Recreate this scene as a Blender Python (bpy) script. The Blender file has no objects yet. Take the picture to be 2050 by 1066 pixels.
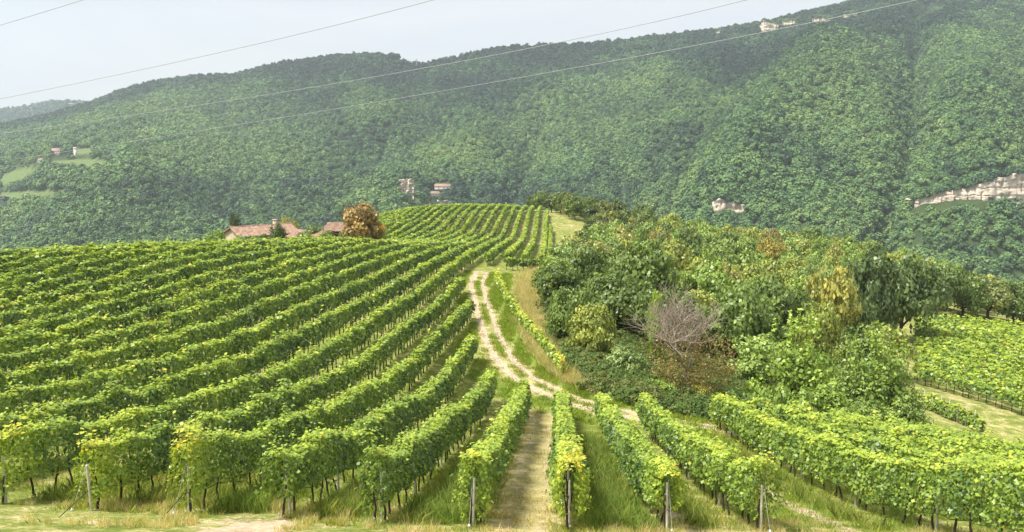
import bpy, math, random
import numpy as np
from mathutils import Vector, noise as mnoise

# ------------------------------------------------------------------ camera, sky, sun, exposure
sc = bpy.context.scene
F = 1600.0                                  # focal length in pixels of the 2050 px wide photograph
P = math.atan(233 / 1600.0)                 # downward pitch
cam_d = bpy.data.cameras.new('camera'); cam = bpy.data.objects.new('camera', cam_d)
sc.collection.objects.link(cam); sc.camera = cam
cam_d.sensor_width = 36.0; cam_d.lens = F / 2050 * 36; cam_d.clip_end = 20000; cam_d.clip_start = .1
cam.location = (0, 0, 0); cam.rotation_euler = (math.pi / 2 - P, 0, 0)

SUN_EL = math.radians(61); SUN_AZ = math.radians(-114)      # azimuth from +Y towards +X
sun_d = bpy.data.lights.new('sun', 'SUN'); sun = bpy.data.objects.new('sun', sun_d)
sc.collection.objects.link(sun)
sun_d.energy = 4.3; sun_d.angle = math.radians(14); sun_d.color = (1.0, .96, .90)
sdir = Vector((math.sin(SUN_AZ) * math.cos(SUN_EL), math.cos(SUN_AZ) * math.cos(SUN_EL), math.sin(SUN_EL)))
sun.rotation_euler = sdir.to_track_quat('Z', 'Y').to_euler()

w = bpy.data.worlds.new('World'); sc.world = w; w.use_nodes = True
nt = w.node_tree; nt.nodes.clear()
def wn(t, **k):
    n = nt.nodes.new(t)
    for a, b in k.items(): setattr(n, a, b)
    return n
sky = wn('ShaderNodeTexSky', sky_type='NISHITA', sun_disc=False, sun_elevation=SUN_EL, sun_rotation=SUN_AZ,
         air_density=1.2, dust_density=2.0, ozone_density=1.5)
tc = wn('ShaderNodeTexCoord'); mp = wn('ShaderNodeMapping'); mp.inputs['Scale'].default_value = (1.4, 1.4, 6.0)
cn = wn('ShaderNodeTexNoise'); cn.inputs['Scale'].default_value = 1.7; cn.inputs['Detail'].default_value = 7
cn.inputs['Roughness'].default_value = .58; cn.inputs['Distortion'].default_value = .5
cr = wn('ShaderNodeValToRGB')
cr.color_ramp.elements[0].position = .38; cr.color_ramp.elements[0].color = (.87, .90, .94, 1)
cr.color_ramp.elements[1].position = .64; cr.color_ramp.elements[1].color = (1, 1, 1, 1)
cm = wn('ShaderNodeMixRGB', blend_type='MULTIPLY'); cm.inputs['Fac'].default_value = 1; cm.inputs['Color2'].default_value = (3.8, 3.83, 3.88, 1)
mx = wn('ShaderNodeMixRGB'); mx.inputs['Fac'].default_value = .93
bg = wn('ShaderNodeBackground'); bg.inputs['Strength'].default_value = .1
wo = wn('ShaderNodeOutputWorld')
L = nt.links.new
L(tc.outputs['Generated'], mp.inputs['Vector']); L(mp.outputs['Vector'], cn.inputs['Vector'])
L(cn.outputs['Fac'], cr.inputs['Fac']); L(cr.outputs['Color'], cm.inputs['Color1']); L(cm.outputs['Color'], mx.inputs['Color2'])
L(sky.outputs['Color'], mx.inputs['Color1']); L(mx.outputs['Color'], bg.inputs['Color']); L(bg.outputs['Background'], wo.inputs['Surface'])
vs = sc.view_settings; vs.view_transform = 'Standard'; vs.look = 'None'; vs.exposure = 1.1; vs.gamma = 1; vs.use_curve_mapping = False
sc.cycles.use_denoising = True; sc.cycles.max_bounces = 6; sc.cycles.transparent_max_bounces = 4
sc.cycles.volume_bounces = 1; sc.cycles.diffuse_bounces = 3; sc.cycles.transmission_bounces = 3

# ------------------------------------------------------------------ helpers
rng = np.random.default_rng(7); R = random.Random(7)
COL = sc.collection
def ray(u, v):
    a = (u - 1025) / F; b = (533 - v) / F
    return a, math.cos(P) + b * math.sin(P), -math.sin(P) + b * math.cos(P)
def proj(x, y, z):
    zc = y * math.cos(P) - z * math.sin(P); yc = y * math.sin(P) + z * math.cos(P)
    return 1025 + F * x / zc, 533 - F * yc / zc
def at(u, v, d):
    a, b, c = ray(u, v); return Vector((a * d / b, d, c * d / b))

CP = np.array([(0,-15,-1.5),(-40,-15,-1.5),(40,-15,-1.5),(0,0,-2.5),(30,0,-4),(-30,0,-3),(0,12,-6.8),(-20,12,-6.3),(20,12,-7.2),
(-45,21,-8.5),(-14,21,-9.8),(0,21,-10.4),(13,21,-10.8),(30,21,-12),(-20,33,-11.5),(0,33,-13.3),(13,33,-14),(28,33,-15.5),
(-29,45,-11.8),(-14,45,-13.7),(0,45,-15.9),(12,45,-16.3),(22,45,-17.8),(38,45,-21),
(-38,60,-11.7),(-13,61,-14.6),(-2,60,-16.6),(8,60,-17.5),(20,60,-20),(40,60,-24),
(-47,73,-11.3),(-17,78,-14.4),(-4,78,-17.2),(8,78,-18),(22,78,-21.5),(46,76,-25),(60,76,-26),
(-43,100,-13.6),(-22.6,105,-14.5),(-5,105,-17.1),(8,105,-18.5),(25,105,-23),(50,105,-27),(72,110,-28.5),
(-26,122,-15.4),(-7,125,-17.6),(5,125,-18.5),(20,125,-22),
(-54,85,-13.3),(-70,110,-20),(-50,115,-16.8),(-30,140,-18.3),(-50,145,-21),(-85,140,-30),(-65,73,-14.5),(-90,73,-22),
(-12,160,-20),(0,160,-20.5),(10,150,-21),(5,200,-23),(-15,200,-22),(-32,200,-20.3),(-42,250,-22.3),(-57,290,-30),(-37,297,-25),(-12,298,-22.4),(-12,340,-27),(5,298,-22.8),
(-62,240,-30),(-50,200,-25),(19,230,-23.8),(14,290,-22.6),(35,230,-27),(35,290,-27),(65,220,-29),(95,220,-32),(95,150,-32),(40,160,-27),(20,310,-24),(45,280,-27),
(150,120,-45),(150,220,-60),(100,320,-70),(20,380,-60),(-20,400,-55),(-75,320,-50),(-110,220,-55),(-130,120,-45),(-130,60,-25),(80,60,-26),(120,60,-32),(60,20,-14),(-90,20,-10),
(-430,450,-120),(-250,450,-115),(-80,450,-105),(100,450,-110),(250,450,-120),(430,450,-125),(-250,250,-90),(300,250,-100),(-200,100,-55),(220,100,-55),(-120,-15,-2),(120,-15,-8),(-200,20,-20),(200,20,-30)], float)
def _k(r2):
    r2 = np.maximum(r2, 1e-12); return .5 * r2 * np.log(r2)
def _fit(lam=2e-4):
    n = len(CP); p = CP[:, :2] / 100
    K = _k(((p[:, None] - p[None]) ** 2).sum(-1)) + lam * np.eye(n); A = np.c_[np.ones(n), p]
    return np.linalg.solve(np.block([[K, A], [A.T, np.zeros((3, 3))]]), np.r_[CP[:, 2], 0, 0, 0])
WT = _fit()
def H(x, y):
    """height of the near ground"""
    x, y = np.broadcast_arrays(np.asarray(x, float), np.asarray(y, float)); sh = x.shape
    q = np.c_[x.ravel(), y.ravel()] / 100; p = CP[:, :2] / 100; out = np.empty(len(q))
    for i in range(0, len(q), 20000):
        c = q[i:i + 20000]
        out[i:i + 20000] = _k(((c[:, None] - p[None]) ** 2).sum(-1)) @ WT[:-3] + WT[-3] + c @ WT[-2:]
    return out.reshape(sh)
_D = np.arange(14, 440, .25)
def hit(u, v, lift=0.0):
    """where the view line through a photo pixel first meets the near ground"""
    a, b, c = ray(u, v); x = a / b * _D; z = c / b * _D
    i = int(np.argmax(z < H(x, _D) + lift)); return float(x[i]), float(_D[i])

def mesh_np(name, V, faces, mats=(), smooth=False, face_attr=None, vert_attr=None, midx=None):
    """faces: (n,k) array, or list of such arrays"""
    me = bpy.data.meshes.new(name); V = np.asarray(V, np.float32)
    fl = faces if isinstance(faces, list) else [faces]
    fl = [np.asarray(f, np.int32) for f in fl if len(f)]
    me.vertices.add(len(V)); me.vertices.foreach_set('co', V.ravel())
    nl = sum(f.size for f in fl); npol = sum(len(f) for f in fl)
    me.loops.add(nl); me.polygons.add(npol)
    me.loops.foreach_set('vertex_index', np.concatenate([f.ravel() for f in fl]))
    tot = np.concatenate([np.full(len(f), f.shape[1], np.int32) for f in fl])
    st = np.zeros(npol, np.int32); st[1:] = np.cumsum(tot)[:-1]
    me.polygons.foreach_set('loop_start', st)
    if smooth: me.polygons.foreach_set('use_smooth', np.ones(npol, bool))
    for k, a in (face_attr or {}).items():
        me.attributes.new(k, 'FLOAT', 'FACE').data.foreach_set('value', np.asarray(a, np.float32))
    for k, a in (vert_attr or {}).items():
        me.attributes.new(k, 'FLOAT', 'POINT').data.foreach_set('value', np.asarray(a, np.float32))
    for m in mats: me.materials.append(m)
    if midx is not None: me.polygons.foreach_set('material_index', np.asarray(midx, np.int32))
    me.update(); me.validate(); return me
def obj(name, me, parent=None, **props):
    o = bpy.data.objects.new(name, me); COL.objects.link(o)
    if parent: o.parent = parent
    for k, v in props.items(): o[k] = v
    return o
def thing(name, loc, label, cat, group=None, rz=0):
    o = bpy.data.objects.new(name, None); COL.objects.link(o); o.location = loc; o.rotation_euler = (0, 0, rz)
    o['label'] = label; o['category'] = cat
    if group: o['group'] = group
    o.empty_display_size = .2
    return o
ORD = 'zeroth first second third fourth fifth sixth seventh eighth ninth tenth eleventh twelfth thirteenth fourteenth fifteenth sixteenth seventeenth eighteenth nineteenth twentieth'.split()
def ordinal(n):
    return ORD[n] if n <= 20 else ('twenty-' + ORD[n - 20] if n < 30 else ('thirtieth' if n == 30 else 'thirty-' + ORD[n - 30]))

def unit(v): return v / np.maximum(np.linalg.norm(v, axis=-1, keepdims=True), 1e-9)
def leaf_quads(C, N, size, wide=.6, rg=rng):
    """one slightly cupped rhombus leaf for each centre C with normal N"""
    n = len(C); N = unit(N); r = unit(rg.normal(size=(n, 3)))
    T = unit(np.cross(N, r)); B = np.cross(N, T); s = np.broadcast_to(np.asarray(size, float), (n,))[:, None]
    V = np.empty((n, 4, 3)); w_ = wide * rg.uniform(.8, 1.2, (n, 1))
    V[:, 0] = C + T * s * .5; V[:, 1] = C + B * s * .5 * w_ - N * s * .10 + T * s * .08
    V[:, 2] = C - T * s * .5; V[:, 3] = C - B * s * .5 * w_ - N * s * .10 + T * s * .08
    return V.reshape(-1, 3), np.arange(4 * n, dtype=np.int32).reshape(n, 4)
def tubes(segs, n=5):
    """segs: list of (p0, r0, p1, r1) -> V, F of tapered tubes"""
    a = np.array([(*s[0], s[1], *s[2], s[3]) for s in segs], float)
    p0, r0, p1, r1 = a[:, :3], a[:, 3], a[:, 4:7], a[:, 7]
    d = unit(p1 - p0); ref = np.where(np.abs(d[:, 2:3]) > .9, np.array([[1., 0, 0]]), np.array([[0, 0, 1.]]))
    t = unit(np.cross(d, ref)); b = np.cross(d, t); m = len(a)
    ang = np.arange(n) * 2 * np.pi / n
    ring = t[:, None] * np.cos(ang)[None, :, None] + b[:, None] * np.sin(ang)[None, :, None]
    V = np.concatenate([p0[:, None] + ring * r0[:, None, None], p1[:, None] + ring * r1[:, None, None]], 1).reshape(-1, 3)
    base = np.arange(m)[:, None] * 2 * n; j = np.arange(n); k = (j + 1) % n
    Fq = np.stack([base + j, base + k, base + n + k, base + n + j], -1).reshape(-1, 4)
    return V, Fq.astype(np.int32)
def box_vf(x0, x1, y0, y1, z0, z1):
    V = np.array([(x, y, z) for z in (z0, z1) for y in (y0, y1) for x in (x0, x1)], float)
    return V, np.array([(0, 2, 3, 1), (4, 5, 7, 6), (0, 1, 5, 4), (2, 6, 7, 3), (0, 4, 6, 2), (1, 3, 7, 5)])
def join_vf(parts):
    V = []; Fs = []; o = 0
    for v, f in parts: V.append(v); Fs.append(np.asarray(f) + o); o += len(v)
    return np.concatenate(V), Fs
def vnoise(x, y, s, seed=0):
    """cheap smooth value noise on arrays, range 0..1"""
    x = np.asarray(x, float) / s + seed * 17.3; y = np.asarray(y, float) / s - seed * 9.1
    xi = np.floor(x).astype(np.int64); yi = np.floor(y).astype(np.int64); fx = x - xi; fy = y - yi
    fx = fx * fx * (3 - 2 * fx); fy = fy * fy * (3 - 2 * fy)
    def h(a, b):
        n = (a * 374761393 + b * 668265263 + seed * 1442695) & 0x7fffffff
        n = ((n ^ (n >> 13)) * 1274126177) & 0x7fffffff
        return ((n ^ (n >> 16)) & 0xffff) / 65535.0
    return (h(xi, yi) * (1 - fx) + h(xi + 1, yi) * fx) * (1 - fy) + (h(xi, yi + 1) * (1 - fx) + h(xi + 1, yi + 1) * fx) * fy
def fbm(x, y, s, seed=0, o=4):
    t = 0; a = .5
    for i in range(o): t = t + a * vnoise(x, y, s / 2 ** i, seed + i); a *= .5
    return t / (1 - .5 ** o)
def ss(x, a, b):
    t = np.clip((np.asarray(x, float) - a) / (b - a), 0, 1); return t * t * (3 - 2 * t)

# ------------------------------------------------------------------ materials
class NT:
    def __init__(s, name):
        s.m = bpy.data.materials.new(name); s.m.use_nodes = True; s.t = s.m.node_tree; s.t.nodes.clear()
        s.out = s.n('ShaderNodeOutputMaterial')
    def n(s, t, **k):
        n = s.t.nodes.new(t)
        for a, b in k.items():
            if a.startswith('i_'): n.inputs[a[2:].replace('_', ' ')].default_value = b
            else: setattr(n, a, b)
        return n
    def l(s, a, b): s.t.links.new(a, b)
    def noise(s, scale, detail=4, rough=.55, vec=None, dist=0):
        n = s.n('ShaderNodeTexNoise', i_Scale=scale, i_Detail=detail, i_Roughness=rough, i_Distortion=dist)
        if vec is not None: s.l(vec, n.inputs['Vector'])
        return n.outputs['Fac']
    def ramp(s, fac, stops):
        r = s.n('ShaderNodeValToRGB'); e = r.color_ramp.elements
        while len(e) < len(stops): e.new(.5)
        for el, (p, c) in zip(e, stops): el.position = p; el.color = (*c, 1) if len(c) == 3 else c
        s.l(fac, r.inputs['Fac']); return r.outputs['Color']
    def mix(s, fac, a, b, mode='MIX'):
        m = s.n('ShaderNodeMixRGB', blend_type=mode)
        for sock, v in ((m.inputs['Fac'], fac), (m.inputs['Color1'], a), (m.inputs['Color2'], b)):
            if isinstance(v, (int, float)): sock.default_value = v
            elif isinstance(v, tuple): sock.default_value = (*v, 1)
            else: s.l(v, sock)
        return m.outputs['Color']
    def math(s, op, a, b=0.0, clamp=False):
        m = s.n('ShaderNodeMath', operation=op, use_clamp=clamp)
        for sock, v in ((m.inputs[0], a), (m.inputs[1], b)):
            if isinstance(v, (int, float)): sock.default_value = v
            else: s.l(v, sock)
        return m.outputs[0]
    def attr(s, name, t='GEOMETRY'): return s.n('ShaderNodeAttribute', attribute_name=name, attribute_type=t).outputs['Fac']
    def coord(s): return s.n('ShaderNodeTexCoord').outputs['Object']
    def pos(s): return s.n('ShaderNodeNewGeometry').outputs['Position']
    def bump(s, h, strength=.5, dist=.05):
        b = s.n('ShaderNodeBump', i_Strength=strength, i_Distance=dist); s.l(h, b.inputs['Height']); return b.outputs['Normal']
    def diffuse(s, col, rough=.85, normal=None, spec=.3):
        p = s.n('ShaderNodeBsdfPrincipled', i_Roughness=rough)
        p.inputs['Specular IOR Level'].default_value = spec
        if isinstance(col, tuple): p.inputs['Base Color'].default_value = (*col, 1)
        else: s.l(col, p.inputs['Base Color'])
        if normal is not None: s.l(normal, p.inputs['Normal'])
        return p.outputs[0]
    def leaf(s, col, tr=.35, rough=.55, spec=.35, trtint=(1.2, 1.12, .65)):
        p = s.diffuse(col, rough, None, spec); t = s.n('ShaderNodeBsdfTranslucent')
        s.l(s.mix(1.0, col, trtint, 'MULTIPLY'), t.inputs['Color'])
        m = s.n('ShaderNodeMixShader', i_Fac=tr); s.l(p, m.inputs[1]); s.l(t.outputs[0], m.inputs[2]); return m.outputs[0]
    def done(s, sh): s.l(sh, s.out.inputs['Surface']); return s.m

def mat_plain(name, col, var=.3, scale=8, rough=.85, bump=.3, spec=.25):
    m = NT(name); v = m.coord(); n = m.noise(scale, 5, .6, v)
    c = m.ramp(n, [(.25, tuple(x * (1 - var) for x in col)), (.75, tuple(min(1, x * (1 + var)) for x in col))])
    return m.done(m.diffuse(c, rough, m.bump(n, bump, .03), spec))

def vine_mat():
    m = NT('vine_leaf'); t = m.attr('tint')
    c = m.ramp(t, [(0, (.032, .072, .028)), (.22, (.070, .138, .036)), (.46, (.205, .305, .044)), (.72, (.39, .50, .055)), (.90, (.54, .54, .07)), (1, (.68, .53, .07))])
    return m.done(m.leaf(c, .36, .42, .5))
M_VINE = vine_mat()
def tree_leaf_mat():
    m = NT('tree_leaf'); t = m.attr('tint'); oi = m.n('ShaderNodeObjectInfo')
    k = m.ramp(t, [(0, (.5, .55, .5)), (.5, (.95, .98, .9)), (1, (1.75, 1.55, 1.1))])
    c = m.mix(1.0, oi.outputs['Color'], k, 'MULTIPLY')
    return m.done(m.leaf(c, .30, .45, .45))
M_TREE = tree_leaf_mat()
def forest_mat():
    m = NT('forest_leaf'); oi = m.n('ShaderNodeObjectInfo'); t = m.attr('tint')
    loc = oi.outputs['Location']; n = m.noise(.0055, 4, .6, loc); n2 = m.noise(.03, 2, .5, loc)
    f = m.math('ADD', m.math('MULTIPLY', m.math('SUBTRACT', n, .5), 1.25), m.math('MULTIPLY', n2, .25)); f = m.math('ADD', m.math('ADD', f, .21), m.math('MULTIPLY', oi.outputs['Random'], .36))
    sp = m.attr('shade_patch_tone', 'INSTANCER'); f = m.math('SUBTRACT', f, m.math('MULTIPLY', sp, .42), True)  # darkens the crowns where cloud shade is painted in, and in scattered patches
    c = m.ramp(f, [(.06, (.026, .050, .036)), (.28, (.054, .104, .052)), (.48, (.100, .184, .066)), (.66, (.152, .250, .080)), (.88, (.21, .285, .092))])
    k = m.ramp(t, [(0, (.7, .74, .7)), (.5, (1, 1, 1)), (1, (1.35, 1.3, 1.1))])
    return m.done(m.leaf(m.mix(1.0, c, k, 'MULTIPLY'), .22, .6, .25))
M_FOREST = forest_mat()
M_BARK = mat_plain('bark', (.10, .075, .055), .45, 6, .9, .6)
M_DEAD = mat_plain('dead_wood', (.30, .245, .19), .3, 5, .9, .4)
M_VTRUNK = mat_plain('vine_trunk', (.055, .042, .032), .4, 14, .9, .5)
M_POST = mat_plain('weathered_post', (.54, .52, .48), .25, 10, .85, .4)
M_HOSE = mat_plain('black_hose', (.03, .03, .03), .1, 5, .5, .1)
M_WIRE = mat_plain('cable', (.33, .34, .34), .1, 2, .5, 0.1)
M_ROCK = (lambda m: m.done((lambda v: m.diffuse(m.mix(m.ramp(m.noise(.9, 3, .5, v), [(.42, (0, 0, 0)), (.62, (1, 1, 1))]),
        m.ramp(m.noise(.16, 6, .7, v), [(.32, (.24, .20, .15)), (.5, (.50, .43, .34)), (.7, (.70, .63, .53))]), (.62, .50, .38)), .9,
        m.bump(m.noise(.8, 6, .7, v), .8, .5)))(m.pos())))(NT('limestone'))

def ground_colour(m):
    """colour of open ground: lush, dry and bare patches; 'dry','soil','lush' are painted kinds of ground"""
    v = m.pos(); big = m.noise(.09, 4, .6, v); mid = m.noise(.9, 5, .65, v); fine = m.noise(7, 4, .7, v)
    grass = m.ramp(m.math('ADD', m.math('MULTIPLY', mid, .6), m.math('MULTIPLY', fine, .4)),
                   [(.3, (.085, .120, .024)), (.5, (.170, .205, .040)), (.7, (.30, .30, .08))])
    dryc = m.ramp(m.math('ADD', m.math('MULTIPLY', mid, .5), m.math('MULTIPLY', fine, .5)),
                  [(.3, (.20, .175, .065)), (.5, (.36, .31, .13)), (.7, (.55, .48, .26))])
    soilc = m.ramp(m.math('ADD', m.math('MULTIPLY', mid, .4), m.math('MULTIPLY', fine, .6)),
                   [(.3, (.28, .19, .115)), (.5, (.45, .34, .22)), (.68, (.64, .55, .42))])
    def edge(a, amp=.9):
        e = m.math('ADD', m.attr(a), m.math('MULTIPLY', m.math('SUBTRACT', m.math('ADD', m.math('MULTIPLY', mid, .6), m.math('MULTIPLY', fine, .4)), .5), amp * 2))
        return m.ramp(e, [(.36, (0, 0, 0)), (.64, (1, 1, 1))])
    c = m.mix(edge('dry'), grass, dryc); c = m.mix(edge('soil'), c, soilc)
    c = m.mix(m.math('MULTIPLY', edge('lush', .5), .8), c, m.mix(mid, (.10, .18, .022), (.21, .31, .04)))
    h = m.math('ADD', m.math('MULTIPLY', mid, .5), fine)
    return c, m.bump(h, .7, .12), v, mid, fine
def ground_mat():
    m = NT('vineyard_ground'); c, nrm, *_ = ground_colour(m); return m.done(m.diffuse(c, .95, nrm, .1))
M_GROUND = ground_mat()

# ------------------------------------------------------------------ layout shared by ground and planting
SP = 2.65
def row_x(k, d):
    """plan position of vine row k (0 is the first one left of the track's end) at forward distance d"""
    d = np.asarray(d, float); s = .08 + .013 * min(k, 0)
    return -3.7 - SP * k + s * (np.minimum(d, 125) - 21) + .05 * np.maximum(d - 125, 0)
TRACK_PX = [(966, 545), (955, 554), (952, 566), (957, 588), (966, 615), (977, 648), (988, 685), (1006, 728), (1034, 764), (1080, 792), (1135, 808),
            (1200, 824), (1265, 840), (1340, 852), (1420, 862), (1500, 876), (1600, 894), (1720, 905)]
def smooth_path(pts, step):
    pts = np.array(pts, float); t = np.r_[0, np.cumsum(np.linalg.norm(np.diff(pts, axis=0), axis=1))]
    for _ in range(1):
        tt = np.linspace(0, t[-1], max(8, int(t[-1] / 2.5))); q = np.stack([np.interp(tt, t, pts[:, i]) for i in range(pts.shape[1])], 1)
        for _ in range(10): q[1:-1] = (q[:-2] + 2 * q[1:-1] + q[2:]) / 4
    t = np.r_[0, np.cumsum(np.linalg.norm(np.diff(q, axis=0), axis=1))]; tt = np.arange(0, t[-1], step)
    return np.stack([np.interp(tt, t, q[:, i]) for i in range(q.shape[1])], 1)
TRACK = smooth_path([hit(u, v) for u, v in TRACK_PX], .4)
def dist_track(x, y):
    x = np.asarray(x, float); y = np.asarray(y, float); out = np.full(x.shape, 1e9)
    for p in TRACK[::3]: out = np.minimum(out, (x - p[0]) ** 2 + (y - p[1]) ** 2)
    return np.sqrt(out)
# right limit of the vineyard / left limit of the wood (plan x for a given y)
WE_Y = [40, 50, 58, 64, 70, 80, 95, 110, 125, 140, 165, 190, 210, 235, 260, 300, 330]
WE_X = [15, 7.8, 5.2, 4.6, 4.2, 4.0, 3.7, 4.4, 6.6, 9, 14, 18, 20, 20.5, 18, 10, 6]
def wood_edge(y): return np.interp(y, WE_Y, WE_X)

# ------------------------------------------------------------------ near ground
na, nd = 380, 340
aa = np.linspace(-.95, .95, na); dd = np.geomspace(15, 480, nd) - 30
A_, D_ = np.meshgrid(aa, dd); gx = A_ * (D_ + 30); gy = D_
gz = H(gx, gy); near = ss(gy, 140, 60)
gz = gz + near * ((fbm(gx, gy, 2.2, 3) - .5) * .16 + (fbm(gx, gy, .7, 5) - .5) * .08)
dry = np.full(gx.shape, .38) + (fbm(gx, gy, 6, 11) - .5) * .5; soil = np.full(gx.shape, -.1); lush = np.zeros(gx.shape)
for k in range(-12, 24):                                  # strips between the rows
    c = (row_x(k, gy) + row_x(k + 1, gy)) / 2; e = np.abs(gx - c); inside = (e < SP / 2) & (gy < (50 if k < 0 else 110))
    q = np.clip(1 - e / .75, 0, 1)
    if k == -2: dry = np.where(inside, .5 + .55 * np.exp(-((e - .45) / .35) ** 2), dry); soil = np.where(inside, .50 * np.exp(-((e - .5) / .28) ** 2), soil)
    elif k == -1: dry = np.where(inside, .42 + .3 * q, dry); soil = np.where(inside, .15 * q, soil)
    elif k == -4: soil = np.where(inside, .62 * np.exp(-((gx - c + .6) / .38) ** 2), soil); dry = np.where(inside, .55, dry)
    elif k == -3: dry = np.where(inside, .25, dry); lush = np.where(inside, .35 * q, lush)
    elif k in (-5, -6): dry = np.where(inside, .34, dry); soil = np.where(inside, .78 * np.exp(-((gx - row_x(-5, gy) - .2) / .40) ** 2), soil)
    else: dry = np.where(inside, .36 + .15 * q, dry); soil = np.where(inside, .36 * np.exp(-((e - .2) / .3) ** 2) * (k < 4), soil)
head = ss(gy, 22.2, 19.8); dry = np.maximum(dry, head * .44); soil = np.maximum(soil, head * (-.05 + .85 * ss(fbm(gx, gy, 2.0, 21), .46, .62)))
dt = dist_track(gx, gy); lush = np.maximum(lush, np.exp(-((dt - 2.9) / 1.3) ** 2) * .75 * ss(gy, 44, 50) * ss(gx, -8, 2))
soil = np.maximum(soil, np.exp(-(dt / 1.2) ** 2) * .25)
we = wood_edge(gy); strip = np.exp(-((gx - we + 1.2) / 1.3) ** 2) * ss(gy, 50, 60) * ss(gy, 330, 300); dry = np.maximum(dry, strip * .62)
wood = ss(gx - we, 0, 3) * ss(gy, 50, 60); dry = np.where(wood > .5, .45, dry); lush = np.where(wood > .5, 0, lush)
kn = ss(gy, 185, 215) * ss(gx, 4, 12); dry = np.maximum(dry, kn * .36)
i = np.arange(na * (nd - 1)).reshape(nd - 1, na)[:, :-1].ravel()
gf = np.stack([i, i + 1, i + 1 + na, i + na], 1)
ground = obj('ground', mesh_np('ground', np.stack([gx, gy, gz], -1).reshape(-1, 3), gf, [M_GROUND], True,
             vert_attr={'dry': dry.ravel(), 'soil': soil.ravel(), 'lush': lush.ravel()}), kind='structure')

def strip_mesh(name, path, half, soil_f, dry_v=.55, nx=21, lift=.05):
    path = np.asarray(path); t = np.gradient(path, axis=0); t = t / np.linalg.norm(t, axis=1, keepdims=True); nrm = np.stack([t[:, 1], -t[:, 0]], 1)
    cx = np.linspace(-half, half, nx); X = path[:, 0:1] + nrm[:, 0:1] * cx; Y = path[:, 1:2] + nrm[:, 1:2] * cx
    s = np.broadcast_to(cx, X.shape); m = len(path); sv = soil_f(s, X, Y)
    Z = H(X, Y) + ss(Y, 140, 60) * (fbm(X, Y, 2.2, 3) - .5) * .16 + lift - .03 * np.clip(sv, 0, 1) - (np.abs(s) / half) ** 6 * (lift + .07)
    j = np.arange(nx * (m - 1)).reshape(m - 1, nx)[:, :-1].ravel(); f = np.stack([j, j + 1, j + 1 + nx, j + nx], 1)
    return obj(name, mesh_np(name, np.stack([X, Y, Z], -1).reshape(-1, 3), f, [M_GROUND], True,
               vert_attr={'soil': sv.ravel(), 'dry': np.full(X.size, dry_v), 'lush': np.zeros(X.size)}), kind='structure')
def ruts(s, X, Y):
    w_ = .27 + .16 * ss(fbm(X, Y, 4, 8), .45, .7) + .16 * ss(Y, 62, 50)
    return 1.35 * np.maximum(np.exp(-((s - .74) / w_) ** 4), np.exp(-((s + .74) / w_) ** 4)) - .05 + (fbm(X, Y, 1.0, 9) - .5) * .95
strip_mesh('track', TRACK, 1.9, ruts)
road = smooth_path([hit(u, v) for u, v in ((1036, 489), (1060, 487), (1085, 488), (1113, 490))], .5)
strip_mesh('path', road, 1.3, lambda s, X, Y: 1.5 * np.exp(-(s / 1.0) ** 6), lift=.2)
gp = smooth_path([hit(u, v) for u, v in ((1838, 782), (1880, 800), (1950, 822), (2050, 850), (2160, 880))], .5)
strip_mesh('field_road', gp, 2.2, lambda s, X, Y: .42 * np.exp(-((np.abs(s) - .7) / .35) ** 2), .42, lift=.06)

# ------------------------------------------------------------------ the far mountainside
RU = [-700, -300, 0, 70, 140, 210, 270, 330, 400, 480, 540, 590, 660, 730, 800, 830, 860, 900, 960, 1030, 1110, 1180, 1250, 1330, 1450, 1560, 1680, 1800, 2050, 2400, 2900]
RV = [300, 285, 262, 245, 226, 205, 182, 164, 157, 153, 138, 124, 116, 112, 114, 126, 131, 121, 104, 96, 93, 87, 80, 73, 56, 32, 6, -24, -78, -130, -160]
DR, DB = 1900., 640.
def hill(x, y):
    x = np.asarray(x, float); y = np.asarray(y, float); u = 1025 + 1600 * x / y * .99
    v = np.interp(u, RU, RV); b = (533 - v) / F; tanr = (-math.sin(P) + b * math.cos(P)) / (math.cos(P) + b * math.sin(P))
    zr = tanr * DR - 5; zb = -112.0; s = (y - DB) / (DR - DB)
    g = np.where(s < 1, .12 * ss(s, -.1, .25) * 0 + s * (.86 + .14 * np.abs(s)), 1 - (s - 1) * .9)
    z = zb + (zr - zb) * g; sc_ = np.clip(s, 0, 1); env = np.clip(4 * sc_ * (1 - sc_), 0, 1) ** .8
    slant = u + (sc_ - .4) * 260
    z = z + env * ((fbm(slant, sc_ * 150, 330, 31, 4) - .5) * (90 + 110 * ss(u, 350, 700)) + (fbm(slant * .8, sc_ * 420, 110, 37, 3) - .5) * 46)
    def gully(us, ss_, depth, wd):
        c = np.interp(sc_, ss_, us); fade = ss(sc_, ss_[0] - .1, ss_[0] + .05) * ss(sc_, ss_[-1] + .12, ss_[-1] - .05)
        return -depth * fade * np.exp(-np.abs(u - c) / wd)
    z = z + gully([1730, 1765, 1800, 1804, 1800, 1795], [.0, .1, .2, .4, .55, .8], 66, 42)
    spur = lambda us, ss_, a_, wd: a_ * np.exp(-((u - np.interp(sc_, ss_, us)) / wd) ** 2) * ss(sc_, ss_[0] - .1, ss_[0] + .1) * ss(sc_, ss_[-1] + .15, ss_[-1] - .05)
    z = z + spur([1400, 1500, 1570, 1620], [.1, .25, .4, .6], 42, 95) + spur([180, 330, 430], [.1, .35, .6], 8, 120) + spur([690, 900], [.15, .5], 24, 80)
    z = z + gully([985, 1040, 1085], [.1, .4, .65], 38, 38)
    z = z + gully([560, 720, 800], [.05, .35, .6], 20, 45) + gully([1240, 1330, 1405], [.05, .25, .45], 36, 36) + gully([330, 300], [.1, .5], 16, 40)
    z = z + 20 * np.exp(-((u - 1930) / 90) ** 2) * ss(sc_, -.05, .1) * ss(sc_, .5, .25)
    return z
na2, nd2 = 320, 200
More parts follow.
